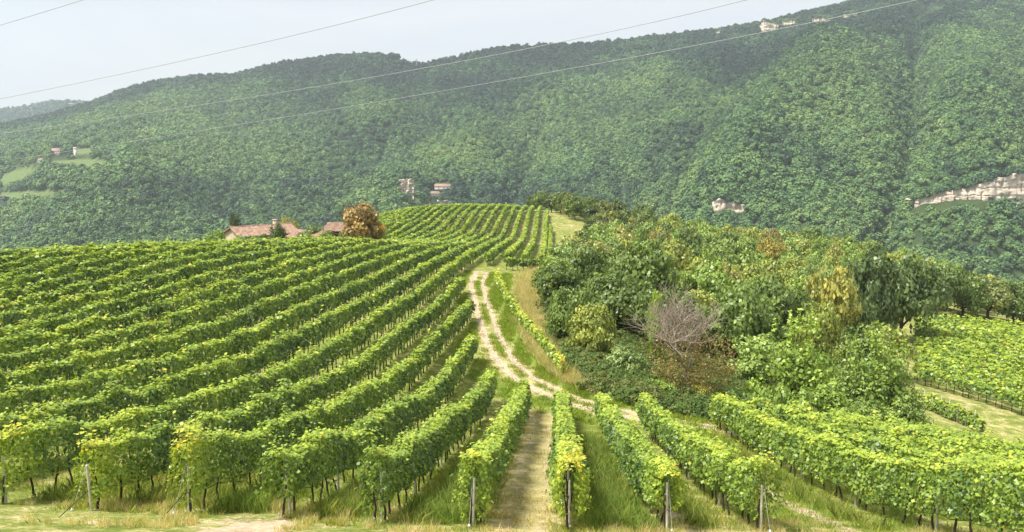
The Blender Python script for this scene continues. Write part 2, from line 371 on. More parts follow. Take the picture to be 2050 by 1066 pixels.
aa = np.linspace(-1.0, 1.0, na2); dd = np.r_[np.linspace(430, 2150, nd2)]
A_, D_ = np.meshgrid(aa, dd); hx = A_ * D_; hy = D_; hz = hill(hx, hy)
hz = np.where(hy < DB, -112 - (DB - hy) * .03, hz)
def hill_mat():
    m = NT('forest_floor'); v = m.pos(); n = m.noise(.05, 5, .65, v); n2 = m.noise(.4, 4, .6, v)
    c = m.ramp(n, [(.3, (.022, .04, .015)), (.7, (.06, .085, .028))])
    md = m.ramp(n2, [(.3, (.07, .11, .035)), (.7, (.15, .185, .065))])
    return m.done(m.diffuse(m.mix(m.attr('meadow'), c, md), .95, m.bump(n2, .8, 1.5), .1))
def in_poly(u, v, poly):
    u = np.asarray(u); c = np.zeros(u.shape, bool); n = len(poly)
    for a in range(n):
        (x1, y1), (x2, y2) = poly[a], poly[a - 1]
        m_ = ((y1 > v) != (y2 > v)); xx = (x2 - x1) * (v - y1) / ((y2 - y1) or 1e-9) + x1
        c ^= m_ & (u < xx)
    return c
MEADOWS = [[(90, 332), (108, 322), (205, 318), (232, 328), (205, 335), (120, 338)], [(0, 386), (80, 382), (200, 385), (280, 377), (284, 381), (190, 392), (60, 394), (0, 408)],
           [(0, 352), (45, 336), (95, 334), (60, 352), (10, 372), (0, 376)], [(108, 306), (170, 297), (235, 300), (160, 310)],
           [(655, 344), (690, 337), (700, 341), (660, 350)], [(795, 112), (832, 121), (828, 130), (800, 122)]]
hu, hv = proj(hx, hy, hz); meadow = np.zeros(hx.shape)
for q in MEADOWS: meadow = np.maximum(meadow, in_poly(hu, hv, q).astype(float))
i = np.arange(na2 * (nd2 - 1)).reshape(nd2 - 1, na2)[:, :-1].ravel(); hf = np.stack([i, i + 1, i + 1 + na2, i + na2], 1)
M_HILL = hill_mat()
obj('mountainside', mesh_np('mountainside', np.stack([hx, hy, hz], -1).reshape(-1, 3), hf, [M_HILL], True, vert_attr={'meadow': meadow.ravel()}), kind='structure')
# a further ridge behind, on the left
FU = [-900, -300, -60, 0, 60, 120, 145, 200, 260, 330, 500]; FV = [262, 240, 228, 224, 219, 206, 204, 206, 214, 225, 250]
def hill2(x, y):
    u = 1025 + 1600 * x / y * .99; b = (533 - np.interp(u, FU, FV)) / F
    zr = (-math.sin(P) + b * math.cos(P)) / (math.cos(P) + b * math.sin(P)) * 3300 - 5; s = (y - 2200) / 1100
    return np.where(s < 1, -150 + (zr + 150) * s, zr - (s - 1) * 200) + (fbm(x, y, 300, 51) - .5) * 40 * np.clip(1 - s, 0, 1)
aa = np.linspace(-1.1, -.2, 90); dd = np.linspace(2200, 3600, 60); A_, D_ = np.meshgrid(aa, dd); x2 = A_ * D_
i = np.arange(90 * 59).reshape(59, 90)[:, :-1].ravel(); f2 = np.stack([i, i + 1, i + 91, i + 90], 1)
obj('far_hills', mesh_np('far_hills', np.stack([x2, D_, hill2(x2, D_)], -1).reshape(-1, 3), f2, [M_HILL], True, vert_attr={'meadow': np.zeros(x2.size)}), kind='structure')

_DH = np.arange(560, 1950, 4.)
def hill_hit(u, v):
    a, b, c = ray(u, v); x = a / b * _DH; i = int(np.argmax(c / b * _DH < hill(x, _DH))); return float(x[i]), float(_DH[i])

# ------------------------------------------------------------------ instancing helper for uncountable plants
def scatter(name, pts, rz, scl, idx, sources, attrs=None, label=None, tilt=None):
    coll = bpy.data.collections.new(name + '_kit')
    for s in sources: coll.objects.link(s)
    me = bpy.data.meshes.new(name); pts = np.asarray(pts, np.float32); me.vertices.add(len(pts)); me.vertices.foreach_set('co', pts.ravel())
    for nm, ar, tp in (('rz', rz, 'FLOAT'), ('scl', scl, 'FLOAT'), ('idx', idx, 'INT')):
        me.attributes.new(nm, tp, 'POINT').data.foreach_set('value', np.asarray(ar, np.int32 if tp == 'INT' else np.float32))
    for nm, ar in (attrs or {}).items(): me.attributes.new(nm, 'FLOAT', 'POINT').data.foreach_set('value', np.asarray(ar, np.float32))
    o = obj(name, me, kind='stuff')
    if label: o['label'] = label
    g = bpy.data.node_groups.new(name + '_nodes', 'GeometryNodeTree')
    g.interface.new_socket('Geometry', in_out='INPUT', socket_type='NodeSocketGeometry'); g.interface.new_socket('Geometry', in_out='OUTPUT', socket_type='NodeSocketGeometry')
    N = g.nodes.new; gi = N('NodeGroupInput'); go = N('NodeGroupOutput'); ip = N('GeometryNodeInstanceOnPoints'); ci = N('GeometryNodeCollectionInfo')
    ci.inputs['Collection'].default_value = coll; ci.inputs['Separate Children'].default_value = True; ci.inputs['Reset Children'].default_value = True
    def na_(nm, t):
        n = N('GeometryNodeInputNamedAttribute'); n.data_type = t; n.inputs['Name'].default_value = nm; return n.outputs['Attribute']
    cx = N('ShaderNodeCombineXYZ'); ln = g.links.new
    ln(na_('rz', 'FLOAT'), cx.inputs['Z']); ln(gi.outputs[0], ip.inputs['Points']); ln(ci.outputs[0], ip.inputs['Instance']); ip.inputs['Pick Instance'].default_value = True
    ln(na_('idx', 'INT'), ip.inputs['Instance Index']); ln(cx.outputs[0], ip.inputs['Rotation']); ln(na_('scl', 'FLOAT'), ip.inputs['Scale']); ln(ip.outputs[0], go.inputs[0])
    md = o.modifiers.new('scatter', 'NODES'); md.node_group = g
    return o
def src(name, me):
    o = bpy.data.objects.new(name, me)
    return o

# ------------------------------------------------------------------ rock faces on the mountainside
CLEAR = []; TOPS = []
def rock_face(label, pts, depth=10, cell=3.2, seed=0, tiers=3):
    if pts[0][1] < 100: pts = [(a_, b_, c_ + 2) for a_, b_, c_ in pts]
    """pts: (u, v_top, v_bottom) along the face: a fissured, blocky wall let into the slope"""
    r = np.random.default_rng(seed); us = np.array([p[0] for p in pts], float)
    x0, d0 = hill_hit(us.mean(), np.mean([p[2] for p in pts])); res = min(1.3, cell * .3); n = max(10, int((us[-1] - us[0]) * d0 / F / res))
    uu = np.linspace(us[0], us[-1], n); vt = np.interp(uu, us, [p[1] for p in pts]); vb = np.interp(uu, us, [p[2] for p in pts])
    dd_ = np.array([hill_hit(a_, b_)[1] for a_, b_ in zip(uu, vb)]); dd_ = np.minimum.accumulate(dd_); k = max(2, n // 10); dd_ = np.convolve(np.pad(dd_, k, 'edge'), np.ones(2 * k + 1) / (2 * k + 1), 'valid')
    B = np.array([at(a_, b_, d_) for a_, b_, d_ in zip(uu, vb, dd_)]); T = np.array([at(a_, b_, d_) for a_, b_, d_ in zip(uu, vt, dd_)])
    hgt = T[:, 2] - B[:, 2]; s_ = np.arange(n) * res; T[:, 2] += (fbm(s_, s_ * 0, cell * 2.2, seed + 5) - .5) * .55 * hgt.mean(); B[:, 2] = np.minimum(B[:, 2], hill(B[:, 0], dd_)) - 2; m_ = max(6, int((T[:, 2] - B[:, 2]).max() / res))
    q = np.linspace(0, 1, m_)[:, None]; Z = B[:, 2] + (T[:, 2] - B[:, 2]) * q; S = np.broadcast_to(s_, Z.shape)
    sx = S + 2.2 * fbm(S, Z, 6, seed + 1); blk = vnoise(np.floor(sx / cell) * 7.7 + np.floor(Z / (cell * 1.4) + np.floor(sx / cell) * .37) * 3.1, sx * 0, 1, seed)
    edge_ = np.minimum(np.abs((sx / cell) % 1 - .5), 1); crack = ss(edge_, .40, .5); bed = ss(np.abs((Z / (cell * 1.1) + .5 * fbm(S, Z, 9, seed)) % 1 - .5), .42, .5)
    Yo = 3.2 * blk + 3.0 * fbm(S, Z, 7, seed + 2) + 2.6 * crack + 1.4 * bed + q * 2.0; X = np.broadcast_to(B[:, 0], Z.shape) + (fbm(S, Z, 3, seed + 3) - .5) * 1.2; Y = dd_ + Yo
    X = np.concatenate([X, X[-1:]]); Y = np.concatenate([Y, Y[-1:] + depth + 8]); Z = np.concatenate([Z, Z[-1:] - .5]); m_ += 1
    i_ = np.arange(n * (m_ - 1)).reshape(m_ - 1, n)[:, :-1].ravel(); f = np.stack([i_, i_ + 1, i_ + 1 + n, i_ + n], 1)
    V = np.stack([X, Y, Z], -1).reshape(-1, 3); c = V.mean(0); V = V - c
    for j in range(0, n, max(1, int(2.2 / res))): TOPS.append((T[j, 0] + r.uniform(-2, 2), dd_[j] + r.uniform(6, 12), T[j, 2] - r.uniform(1.5, 3)))
    o = obj('rock_face', mesh_np('rock_face', V, f, [M_ROCK])); o.location = c; o['label'] = label; o['category'] = 'rock'; o['group'] = 'bare rock faces on the forested mountain'
    CLEAR.append([(p[0], p[1] + 1) for p in pts] + [(p[0], p[2] - (1 + .3 * (p[2] - p[1])) * (p[1] > 300)) for p in reversed(pts)])
rock_face('long pale limestone cliff band at the right edge of the mountainside', [(1836, 400, 413), (1870, 387, 413), (1920, 377, 411), (1965, 370, 408), (1995, 361, 405), (2020, 352, 406), (2090, 344, 406)], 14, 6.0, 1)
rock_face('small stepped pale cliff above the middle of the wood', [(1420, 414, 429), (1440, 398, 430), (1470, 402, 430), (1500, 415, 430)], 8, 4.5, 2)
rock_face('thin pale rock strip left of the stepped cliff above the wood', [(1345, 421, 426), (1395, 420, 427)], 5, 2.6, 3, 1)
rock_face('blocky grey crag just under the skyline, widest of the summit rocks', [(1519, 50, 62), (1530, 42, 63), (1545, 44, 60), (1560, 46, 54)], 10, 5, 4)
rock_face('grey rock ledge beside the blocky crag under the skyline', [(1562, 44, 52), (1590, 41, 48), (1598, 44, 47)], 8, 5, 5, 2)
rock_face('pale rock ledge under the cable near the right skyline', [(1622, 40, 46), (1635, 33, 45), (1660, 34, 42), (1668, 36, 41)], 8, 5, 6, 2)
rock_face('farthest right pale ledge beneath the mountain skyline', [(1684, 29, 35), (1710, 26, 33), (1722, 26, 31)], 8, 5, 7, 1)
rock_face('small white outcrop leftmost of the skyline rocks', [(1428, 63, 67), (1445, 60, 65)], 6, 4, 8, 1)
rock_face('grey and white outcrop in the forest above the brown tree', [(792, 364, 382), (805, 357, 388), (828, 359, 380)], 8, 2.6, 9, 2)
rock_face('low white rock band just behind the crest of the knoll', [(848, 402, 410), (880, 401, 410), (925, 402, 409)], 6, 2.4, 12, 1)
rock_face('small pale outcrop right of the brown tree', [(752, 406, 418), (762, 405, 418)], 6, 2.2, 13, 1)

# ------------------------------------------------------------------ forest on the mountain: one mass of trees
def lumpy_crown(seed, nl=26, per=9, size=.26):
    r = np.random.default_rng(seed); th = r.uniform(0, 2 * np.pi, nl); ph = np.arccos(r.uniform(-.15, 1, nl))
    c = np.stack([np.sin(ph) * np.cos(th), np.sin(ph) * np.sin(th), np.cos(ph) * 1.1], 1) * r.uniform(.55, .95, (nl, 1)) * .62
    c[:, 2] += .6; n = nl * per; cid = np.repeat(np.arange(nl), per); dirv = unit(r.normal(size=(n, 3)) + np.array([0, 0, .35]))
    C = c[cid] + dirv * r.uniform(.14, .26, (n, 1)); N = dirv * .8 + unit(C - np.array([0, 0, .3])) * .7 + r.normal(0, .40, (n, 3))
    V, f = leaf_quads(C, N, size * r.uniform(.75, 1.3, n), .85, r)
    tint = np.clip(.5 + r.normal(0, .14, n) + r.normal(0, .13, nl)[cid], 0, 1)
    return mesh_np('forest_crown', V, f, [M_FOREST], face_attr={'tint': tint})
KIT = [src('forest_crown_%02d' % q, lumpy_crown(100 + q, 22 + q, 10)) for q in range(7)]
NT_ = 115000
y = np.sqrt(rng.uniform(600 ** 2, 1960 ** 2, NT_)); x = rng.uniform(-.74, .74, NT_) * y; z = hill(x, y); z = np.where(y < DB, -112 - (DB - y) * .03, z)
u, v = proj(x, y, z); keep = np.ones(NT_, bool)
ut, vt_ = proj(x, y, z + 7)
for q in MEADOWS: keep &= ~in_poly(u, v, q) & ~in_poly(ut, vt_, q)
for q in CLEAR:
    for up_ in (0, 3, 6, 9): keep &= ~in_poly(*proj(x, y, z + up_), q)
for q in ([(866, 366), (908, 366), (908, 381), (866, 381)], [(852, 381), (884, 381), (884, 396), (852, 396)], [(100, 296), (130, 296), (130, 314), (100, 314)], [(145, 292), (160, 292), (160, 320), (145, 320)]):
    for up_ in (0, 4, 8): keep &= ~in_poly(*proj(x, y, z + up_), q)
keep &= rng.random(NT_) > .45 * ss(fbm(x, y, 70, 67), .56, .70)
orch = in_poly(u, v, [(0, 322), (90, 312), (100, 335), (40, 352), (0, 380)]); keep &= ~(orch & (rng.random(NT_) < .55))
x, y, z = x[keep], y[keep], z[keep]; u, v = u[keep], v[keep]; n1 = len(x); sN = (y - DB) / (DR - DB)
shade_patch_tone = np.clip(.95 * ss(sN + (fbm(u, v * 2, 260, 61) - .5) * .5 + .20 * ss(u, 1200, 1600), .66, .90) + .45 * ss(fbm(u, v * 1.6, 150, 63), .56, .7) * ss(v, 330, 380), 0, 1)  # cloud shade near the ridge painted as darker crowns, plus random dark patches
scl = (4.2 + 5.6 * rng.random(n1) ** 1.9) * (.62 + .76 * fbm(x, y, 110, 65, 2)) * (1 + .2 * sN); scl = np.where(orch[keep], scl * .7, scl)
y3 = np.sqrt(rng.uniform(2500 ** 2, 3330 ** 2, 5200)); x3 = rng.uniform(-.74, -.38, 5200) * y3; z3 = hill2(x3, y3)
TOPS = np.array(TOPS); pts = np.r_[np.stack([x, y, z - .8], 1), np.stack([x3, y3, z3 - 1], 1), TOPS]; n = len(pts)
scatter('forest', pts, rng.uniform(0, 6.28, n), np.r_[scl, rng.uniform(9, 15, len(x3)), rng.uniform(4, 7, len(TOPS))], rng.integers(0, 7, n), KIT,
        {'shade_patch_tone': np.r_[shade_patch_tone, np.full(len(x3), .6), np.full(len(TOPS), .2)]}, 'dense green broadleaf forest covering the mountainside')

# ------------------------------------------------------------------ haze
V, f = box_vf(-4200, 4200, -80, 3750, -420, 620)
hz_ = obj('haze', mesh_np('haze', V, f), kind='stuff', label='thin pale summer haze in front of the mountain')
m = NT('haze'); pv = m.n('ShaderNodeVolumePrincipled'); pv.inputs['Color'].default_value = (.80, .90, 1.0, 1); pv.inputs['Density'].default_value = 1.15e-4
pv.inputs['Anisotropy'].default_value = .25
m.l(pv.outputs[0], m.out.inputs['Volume']); hz_.data.materials.append(m.m)

# ------------------------------------------------------------------ vine rows
def smooth1(n, s, r, amp=1.0):
    k = max(2, int(n / s) + 3); return np.interp(np.arange(n), np.arange(k) * s, r.uniform(-1, 1, k)) * amp
def foliage(path, seed, yellow=0.0, dens=1.0, width=.34, top=1.95, low=.62, ends=(0, 0), gaps=.2):
    """hedge of vine leaves along a plan path (metres, step .25): returns a mesh in coordinates relative to path[0]"""
    r = np.random.default_rng(seed); path = np.asarray(path); n = len(path); gz_ = H(path[:, 0], path[:, 1])
    step = np.linalg.norm(np.diff(path, axis=0), axis=1).mean(); t = np.gradient(path, axis=0); t /= np.linalg.norm(t, axis=1, keepdims=True)
    dist = np.hypot(path[:, 0], path[:, 1]); sz = np.clip(.116 * (dist / 27) ** .86, .105, .68)
    cnt = dens * 470 * (.135 / sz) ** 2 * step * 1.15
    m1 = 1 / step; ht = smooth1(n, 1.0 * m1, r, .20) + smooth1(n, .35 * m1, r, .12); sh = np.clip(smooth1(n, .32 * m1, r) - .4, 0, 1) * 1.1; wd = 1 + smooth1(n, 1.1 * m1, r, .25) + smooth1(n, .4 * m1, r, .12)
    lo = smooth1(n, .8 * m1, r, .22); hue = smooth1(n, 1.1 * m1, r, .09) + smooth1(n, 7 * m1, r, .06)
    gap = np.clip(1 - gaps * 6 * np.clip(smooth1(n, 1.0 * m1, r) - .62, 0, 1), .15, 1)
    d0 = np.arange(n) * step; endy = ends[0] * np.exp(-(d0 / 1.3) ** 2) + ends[1] * np.exp(-((d0[-1] - d0) / 1.3) ** 2)
    cn_ = r.poisson(cnt * gap); i = np.repeat(np.arange(n), cn_); N_ = len(i); f = r.uniform(-.5, .5, N_)
    px = path[i] + t[i] * (f * step)[:, None]; nx = np.stack([t[i][:, 1], -t[i][:, 0]], 1)
    topz = top + ht[i]; lowz = low + lo[i] - .35 * np.clip(endy[i], 0, .6)
    hz_ = r.uniform(0, 1, N_) ** .9; side = np.where(r.random(N_) < .5, -1., 1.); kind = r.random(N_)
    prof = np.interp(hz_, [0, .18, .55, .85, 1], [.55, .95, 1.08, .85, .45])
    off = side * width * wd[i] * prof * np.clip(r.normal(.92, .22, N_), .15, 1.6); z = lowz + (topz - lowz) * hz_
    tp = kind < .23; off = np.where(tp, width * wd[i] * r.uniform(-.85, .85, N_), off); z = np.where(tp, topz + r.exponential(.06, N_) - .06 + r.random(N_) * sh[i], z)
    lump = .5 + .5 * np.sin(px[:, 0] * 3.1 + px[:, 1] * 4.3 + z * 5 + side); off *= .88 + .24 * lump
    s = sz[i] * r.uniform(.5, 1.4, N_)
    C = np.stack([px[:, 0] + nx[:, 0] * off, px[:, 1] + nx[:, 1] * off, np.interp(i + f, np.arange(n), gz_) + z], 1)
    up = np.where(tp, 1.3, .55); sd = np.where(tp, .3, 1.0) * np.sign(off)
    N = np.stack([nx[:, 0] * sd, nx[:, 1] * sd, up], 1) + r.normal(0, 1, (N_, 3)) * np.where(tp, .36, .58)[:, None]
    young_and_lit = np.clip((z - topz + .26) / .32, 0, 1)  # paler new leaves, strengthened to paint the row tops as brightly lit
    tint = .355 + yellow + hue[i] + r.normal(0, .10, N_) + .25 * young_and_lit + .36 * endy[i] * r.uniform(.4, 1.3, N_) + (r.random(N_) < .012) * .4
    V, fq = leaf_quads(C, N, s, .9, r); o = np.array([path[0, 0], path[0, 1], gz_[0]]); V -= o
    return mesh_np('foliage', V, fq, [M_VINE], face_attr={'tint': np.clip(tint, 0, 1)}), o, gz_, sz

TRUNKS = []
for q in range(6):
    r_ = random.Random(50 + q); p = [Vector((0, 0, -.15))]; segs = []
    for j in range(5): p.append(p[-1] + Vector((r_.uniform(-.05, .05), r_.uniform(-.05, .05), .22)))
    for j in range(5): segs.append((p[j], .042 - .004 * j, p[j + 1], .038 - .004 * j))
    V, fq = tubes(segs, 6); TRUNKS.append(mesh_np('vine_trunk', V, fq, [M_VTRUNK], True))
def post_mesh(h, r0):
    V, fq = tubes([((0, 0, -.3), r0, (0, 0, h * .5), r0 * .96), ((0, 0, h * .5), r0 * .96, (0, 0, h), r0 * .9), ((0, 0, h), r0 * .9, (0, 0, h + .015), r0 * .2)], 8)
    return mesh_np('post', V, fq, [M_POST], False)
POST_BIG, POST_SMALL = post_mesh(1.4, .036), post_mesh(1.85, .04)
def vine_row(path, label, group, seed, near_lim=50, ends=(.9, .4), trunks=True, lean=0.0, post=True, **kw):
    me, o, gz_, sz = foliage(path, seed, ends=ends, **kw); rr = random.Random(seed)
    t = thing('vine_row', o, label, 'vine row', group); obj('foliage', me, t)
    path = np.asarray(path); dirv = Vector((*(path[min(8, len(path) - 1)] - path[0]), 0)).normalized(); n = len(path); step = np.linalg.norm(path[1] - path[0])
    if not trunks: return t
    far = []
    for q in np.arange(1, n, max(1, int(round(.95 / step)))):
        jx, jy = rr.uniform(-.08, .08), rr.uniform(-.2, .2); x_, y_ = path[q][0] + jx, path[q][1] + jy; z_ = gz_[q]; dq = math.hypot(x_, y_)
        if dq < near_lim:
            c = obj('vine_trunk', TRUNKS[rr.randrange(6)], t); c.location = (x_ - o[0], y_ - o[1], z_ - o[2]); c.rotation_euler = (rr.uniform(-.1, .1), rr.uniform(-.1, .1), rr.uniform(0, 6.3))
        elif dq < 125: far.append(((x_ - o[0], y_ - o[1], z_ - o[2] - .15), .05, (x_ - o[0] + rr.uniform(-.06, .06), y_ - o[1], z_ - o[2] + .9), .04))
    if far:
        V, fq = tubes(far, 4); obj('vine_trunk', mesh_np('vine_trunks', V, fq, [M_VTRUNK]), t, kind='stuff')
    if post:
        p0 = path[0] + np.array(dirv[:2]) * (.05 if lean else (.25 if seed not in (301, 300, 298) else .9))
        if math.hypot(*p0) < 60:
            c = obj('end_post', POST_BIG, t); c.location = (p0[0] - o[0], p0[1] - o[1], float(H(*p0)) - o[2]); c.rotation_euler = (lean + rr.uniform(-.02, .02), rr.uniform(-.05, .05), rr.uniform(0, .5))
        for q in range(int(5.5 / step), n, int(5.5 / step)):
            if math.hypot(*path[q]) < near_lim:
                c = obj('post', POST_SMALL, t); c.location = (path[q][0] - o[0] + .05, path[q][1] - o[1], gz_[q] - o[2])
        if math.hypot(*path[0]) < 35:
            hs = []; idx = np.arange(0, min(n, int(22 / step)), max(1, int(.6 / step)))
            pr = [(path[q][0] - o[0], path[q][1] - o[1], gz_[q] - o[2] + .62 + .05 * math.sin(q)) for q in idx]
            a_ = Vector(pr[0]) - dirv * 1.3; pr = pr if seed not in (302, 303, 310) else [(a_.x, a_.y, float(H(a_.x + o[0], a_.y + o[1])) - o[2] + .03)] + pr
            for a2, b2 in zip(pr, pr[1:]): hs.append((a2, .012, b2, .012))
            V, fq = tubes(hs, 5); obj('irrigation_hose', mesh_np('irrigation_hose', V, fq, [M_HOSE], True), t)
            g = p0 - np.array(dirv[:2]) * .95; ga = Vector((g[0] - o[0], g[1] - o[1], float(H(*g)) - o[2] - .1)); tb = Vector((p0[0] - o[0], p0[1] - o[1], float(H(*p0)) - o[2] + 1.5))
            V, fq = tubes([(ga, .005, tb, .005)], 4); sw = obj('stay_wire', mesh_np('stay_wire', V, fq, [M_WIRE]), t)
            k_ = ga.lerp(tb, .14); V, fq = tubes([(k_, .01, k_ + Vector((0, 0, .04)), .04), (k_ + Vector((0, 0, .04)), .04, k_ + Vector((0, 0, .09)), .01)], 8)
            obj('tensioner', mesh_np('tensioner', V, fq, [M_POST]), sw)
    return t
def straight(k, d0, d1, step=.25):
    y_ = np.arange(d0, d1, step); return np.stack([row_x(k, y_), y_], 1)
G_F, G_L, G_K, G_R, G_RF = 'vine rows ending at the foreground headland', 'vine rows on the left slope', 'vine rows on the far knoll', 'vine rows at the lower right', 'vine rows in the far right field'
END0 = {3: 93, 2: 80.5, 1: 62, 0: 50, -1: 48.5, -2: 46.5, -3: 45.5, -4: 44.5}
LBL = {3: 'vine row behind the leaning grey post at the far left foreground', 2: 'vine row with bright yellow-green leaves around its split grey end post, second post from left',
       1: 'bushy vine row with a hidden end post, fourth to the left of the hay strip', 0: 'tall dense vine row ending in a drooping green leaf column beside tall grass',
       -1: 'narrow vine row just left of the dry hay strip, pale post at its end', -2: 'yellow-ended vine row just right of the dry hay strip',
       -3: 'vine row with a white end post on its right, second right of the hay strip', -4: 'short vine row with pale post bordering the grassy path on the lower right'}
S0 = {3: 20.9, 2: 20.8, 1: 20.6, 0: 20.4, -1: 20.4, -2: 20.1, -3: 20.3, -4: 20.6}
YE = {3: .7, 2: .85, 1: .2, 0: .35, -1: .65, -2: .85, -3: .45, -4: .5}
for k in range(3, -5, -1):
    vine_row(straight(k, S0[k], END0[k]), LBL[k], G_F, 300 + k, ends=(YE[k], .2), width=.34 + .02 * (k < 0), yellow=.0 if k >= 0 else .02, lean=.10 if k == 3 else 0, gaps=.2 if k == -1 else .1)
vine_row(straight(4, 21.1, 300), 'long vine row on the left slope, passing just left of the track end', G_L, 310, ends=(1.0, 0))
for k in range(5, 24):
    d0 = max(21.5, ((5.6 + SP * k) / .80)) - 2
    if k <= 20: vine_row(straight(k, d0, 308 - max(0, k - 13) * 4.5), 'vine row on the left slope, %s left of the gravel track' % ordinal(k + 1), G_L, 320 + k, near_lim=36, ends=(.3, 0), post=k < 7)
    else: vine_row(straight(k, d0, 120), 'vine row on the left slope crest, %s left of the gravel track' % ordinal(k + 1), G_L, 320 + k, near_lim=30, ends=(0, 0), post=False)
for q, k in enumerate((-1, 0, 1, 2, 3)):
    lim = 300 if k > 0 else (262 if k == 0 else 225)
    vine_row(straight(k, 128 - 2 * q, lim), 'vine row starting beyond the track end, %s from the wood on the right' % ordinal(q + 1), G_K, 350 + k, ends=(.1, 0), post=False, yellow=.04)
# dark cross row closing the beds at the far end of the track
cr_ = smooth_path([hit(u, v, 1.0) for u, v in ((1012, 528), (1040, 530), (1065, 530), (1092, 526))], .25)
vine_row(cr_, 'short dark vine row running crosswise beyond the end of the track', G_K, 370, ends=(0, 0), post=False, top=1.7, yellow=-.08)
# thin row following the right edge of the track
tr_ = smooth_path([hit(u, v) for u, v in ((993, 566), (1001, 590), (1020, 622), (1045, 655), (1070, 690), (1095, 722), (1128, 765))], .25)
vine_row(tr_[::-1], 'thin yellowing vine row beside dry grass on the right edge of the track', 'vine row along the track', 371, near_lim=70, ends=(.6, .3), width=.2, dens=.62, top=1.6, low=.55, yellow=.16, gaps=.5)
# rows at the lower right
RL = {-6: 'big leafy yellow-green vine row along the grassy path at lower right', -7: 'vine row directly behind the big leafy row at lower right'}
for k in range(-6, -15, -1):
    e = 46.5 - max(0, -8 - k) * .3
    vine_row(straight(k, 16.5, e), RL.get(k, 'vine row at lower right, %s behind the grassy path' % ordinal(-5 - k)), G_R, 380 - k, ends=(.5, .3), width=.40, top=2.05, low=.55, yellow=.035, near_lim=40 if k > -9 else 0, dens=1.0 if k > -9 else .8, post=k > -8)
# field on the far right, rows slanting away to the upper left
dv = np.array([-.39, .92]); dv /= np.linalg.norm(dv); pv_ = np.array([dv[1], -dv[0]]); b0 = np.array([46.2, 80.])
for j in range(0, 24):
    s_ = np.arange(-40, 90, .3); p = b0 + pv_ * j * 2.35 + s_[:, None] * dv; fr = wood_edge(p[:, 1]) * 0 + .505 * p[:, 1] + 1.5
    ok = (p[:, 0] > fr) & (p[:, 1] < 131) & (p[:, 1] > 62) & (p[:, 0] < .82 * p[:, 1]); p = p[ok]
    if len(p) > 12: vine_row(p, 'vine row in the far right field, %s from its near edge' % ordinal(j + 1), G_RF, 420 + j, near_lim=0, ends=(0, 0), trunks=j == 0, post=False, width=.6, top=1.85, low=.8, yellow=.05, dens=.8)
sr = smooth_path([hit(u, v, .5) for u, v in ((1846, 806), (1885, 822), (1925, 838), (1968, 858))], .25)
t = vine_row(sr, 'short low vine row with pale stakes below the far right field', 'vine row with stakes', 460, near_lim=90, ends=(.3, .3), width=.4, top=1.3, low=.3, yellow=.05, post=False)
for q in range(1, len(sr), max(2, len(sr) // 6)):
    c = obj('stake', POST_SMALL, t); c.location = Vector((sr[q][0], sr[q][1], float(H(*sr[q])))) - t.location; c.scale = (1.2, 1.2, .95)

# ------------------------------------------------------------------ trees
def crown_mesh(seed, clumps, per, leaf, rx=1.0, rz=.8, base=.25, shell=.55, droop=0.0, wide=.7, spikes=0, jit=.62, mat=None, cl_r=(.16, .30)):
    """unit crown (radius ~1, sits from z=0 to ~2*rz): leaf clumps spread over an uneven dome"""
    r = np.random.default_rng(seed); th = r.uniform(0, 2 * np.pi, clumps); cz = r.uniform(-.75, 1, clumps); rad = np.sqrt(np.clip(1 - cz ** 2, 0, 1))
    fill = r.uniform(shell, 1.0, clumps) * (1 + .22 * np.sin(th * 3 + seed) * rad + .15 * np.sin(th * 5 + cz * 4 + seed * 2))
    c = np.stack([np.cos(th) * rad * rx * fill, np.sin(th) * rad * rx * fill, cz * rz * fill + rz], 1) * .86
    cr_ = r.uniform(*cl_r, clumps); cid = np.repeat(np.arange(clumps), per); n = len(cid); dv_ = unit(r.normal(size=(n, 3)) + np.array([0, 0, .30]))
    C = c[cid] + dv_ * (cr_[cid] * r.uniform(.55, 1.1, n))[:, None] * np.array([1.15, 1.15, .8]); C[:, 2] -= droop * r.random(n) * .3
    N = dv_ * .9 + unit(C - np.array([0, 0, rz * .8])) * .55 + r.normal(0, jit, (n, 3)); s = leaf * r.uniform(.65, 1.35, n)
    tint = .48 + r.normal(0, .17, n) + r.normal(0, .12, clumps)[cid]
    if spikes:
        m_ = spikes * 26; sid = np.repeat(np.arange(spikes), 26); ang = r.uniform(0, 6.28, spikes); rr = np.sqrt(r.random(spikes)) * .75
        b = np.stack([np.cos(ang) * rr * rx, np.sin(ang) * rr * rx, rz * (1 + np.sqrt(1 - rr ** 2) * .8)], 1); hh = r.uniform(.2, .5, spikes); q = r.random(m_)
        C2 = b[sid] + np.stack([r.normal(0, .035, m_) * (1.6 - q), r.normal(0, .035, m_) * (1.6 - q), q * hh[sid]], 1)
        C = np.r_[C, C2]; N = np.r_[N, r.normal(0, .6, (m_, 3)) + [0, 0, .7]]; s = np.r_[s, leaf * r.uniform(.6, 1.1, m_)]; tint = np.r_[tint, .72 + r.normal(0, .1, m_)]
    V, f = leaf_quads(C, N, s, wide, r); V[:, 2] += base
    return mesh_np('crown', V, f, [mat or M_TREE], face_attr={'tint': np.clip(tint, 0, 1)}), c + np.array([0, 0, base])
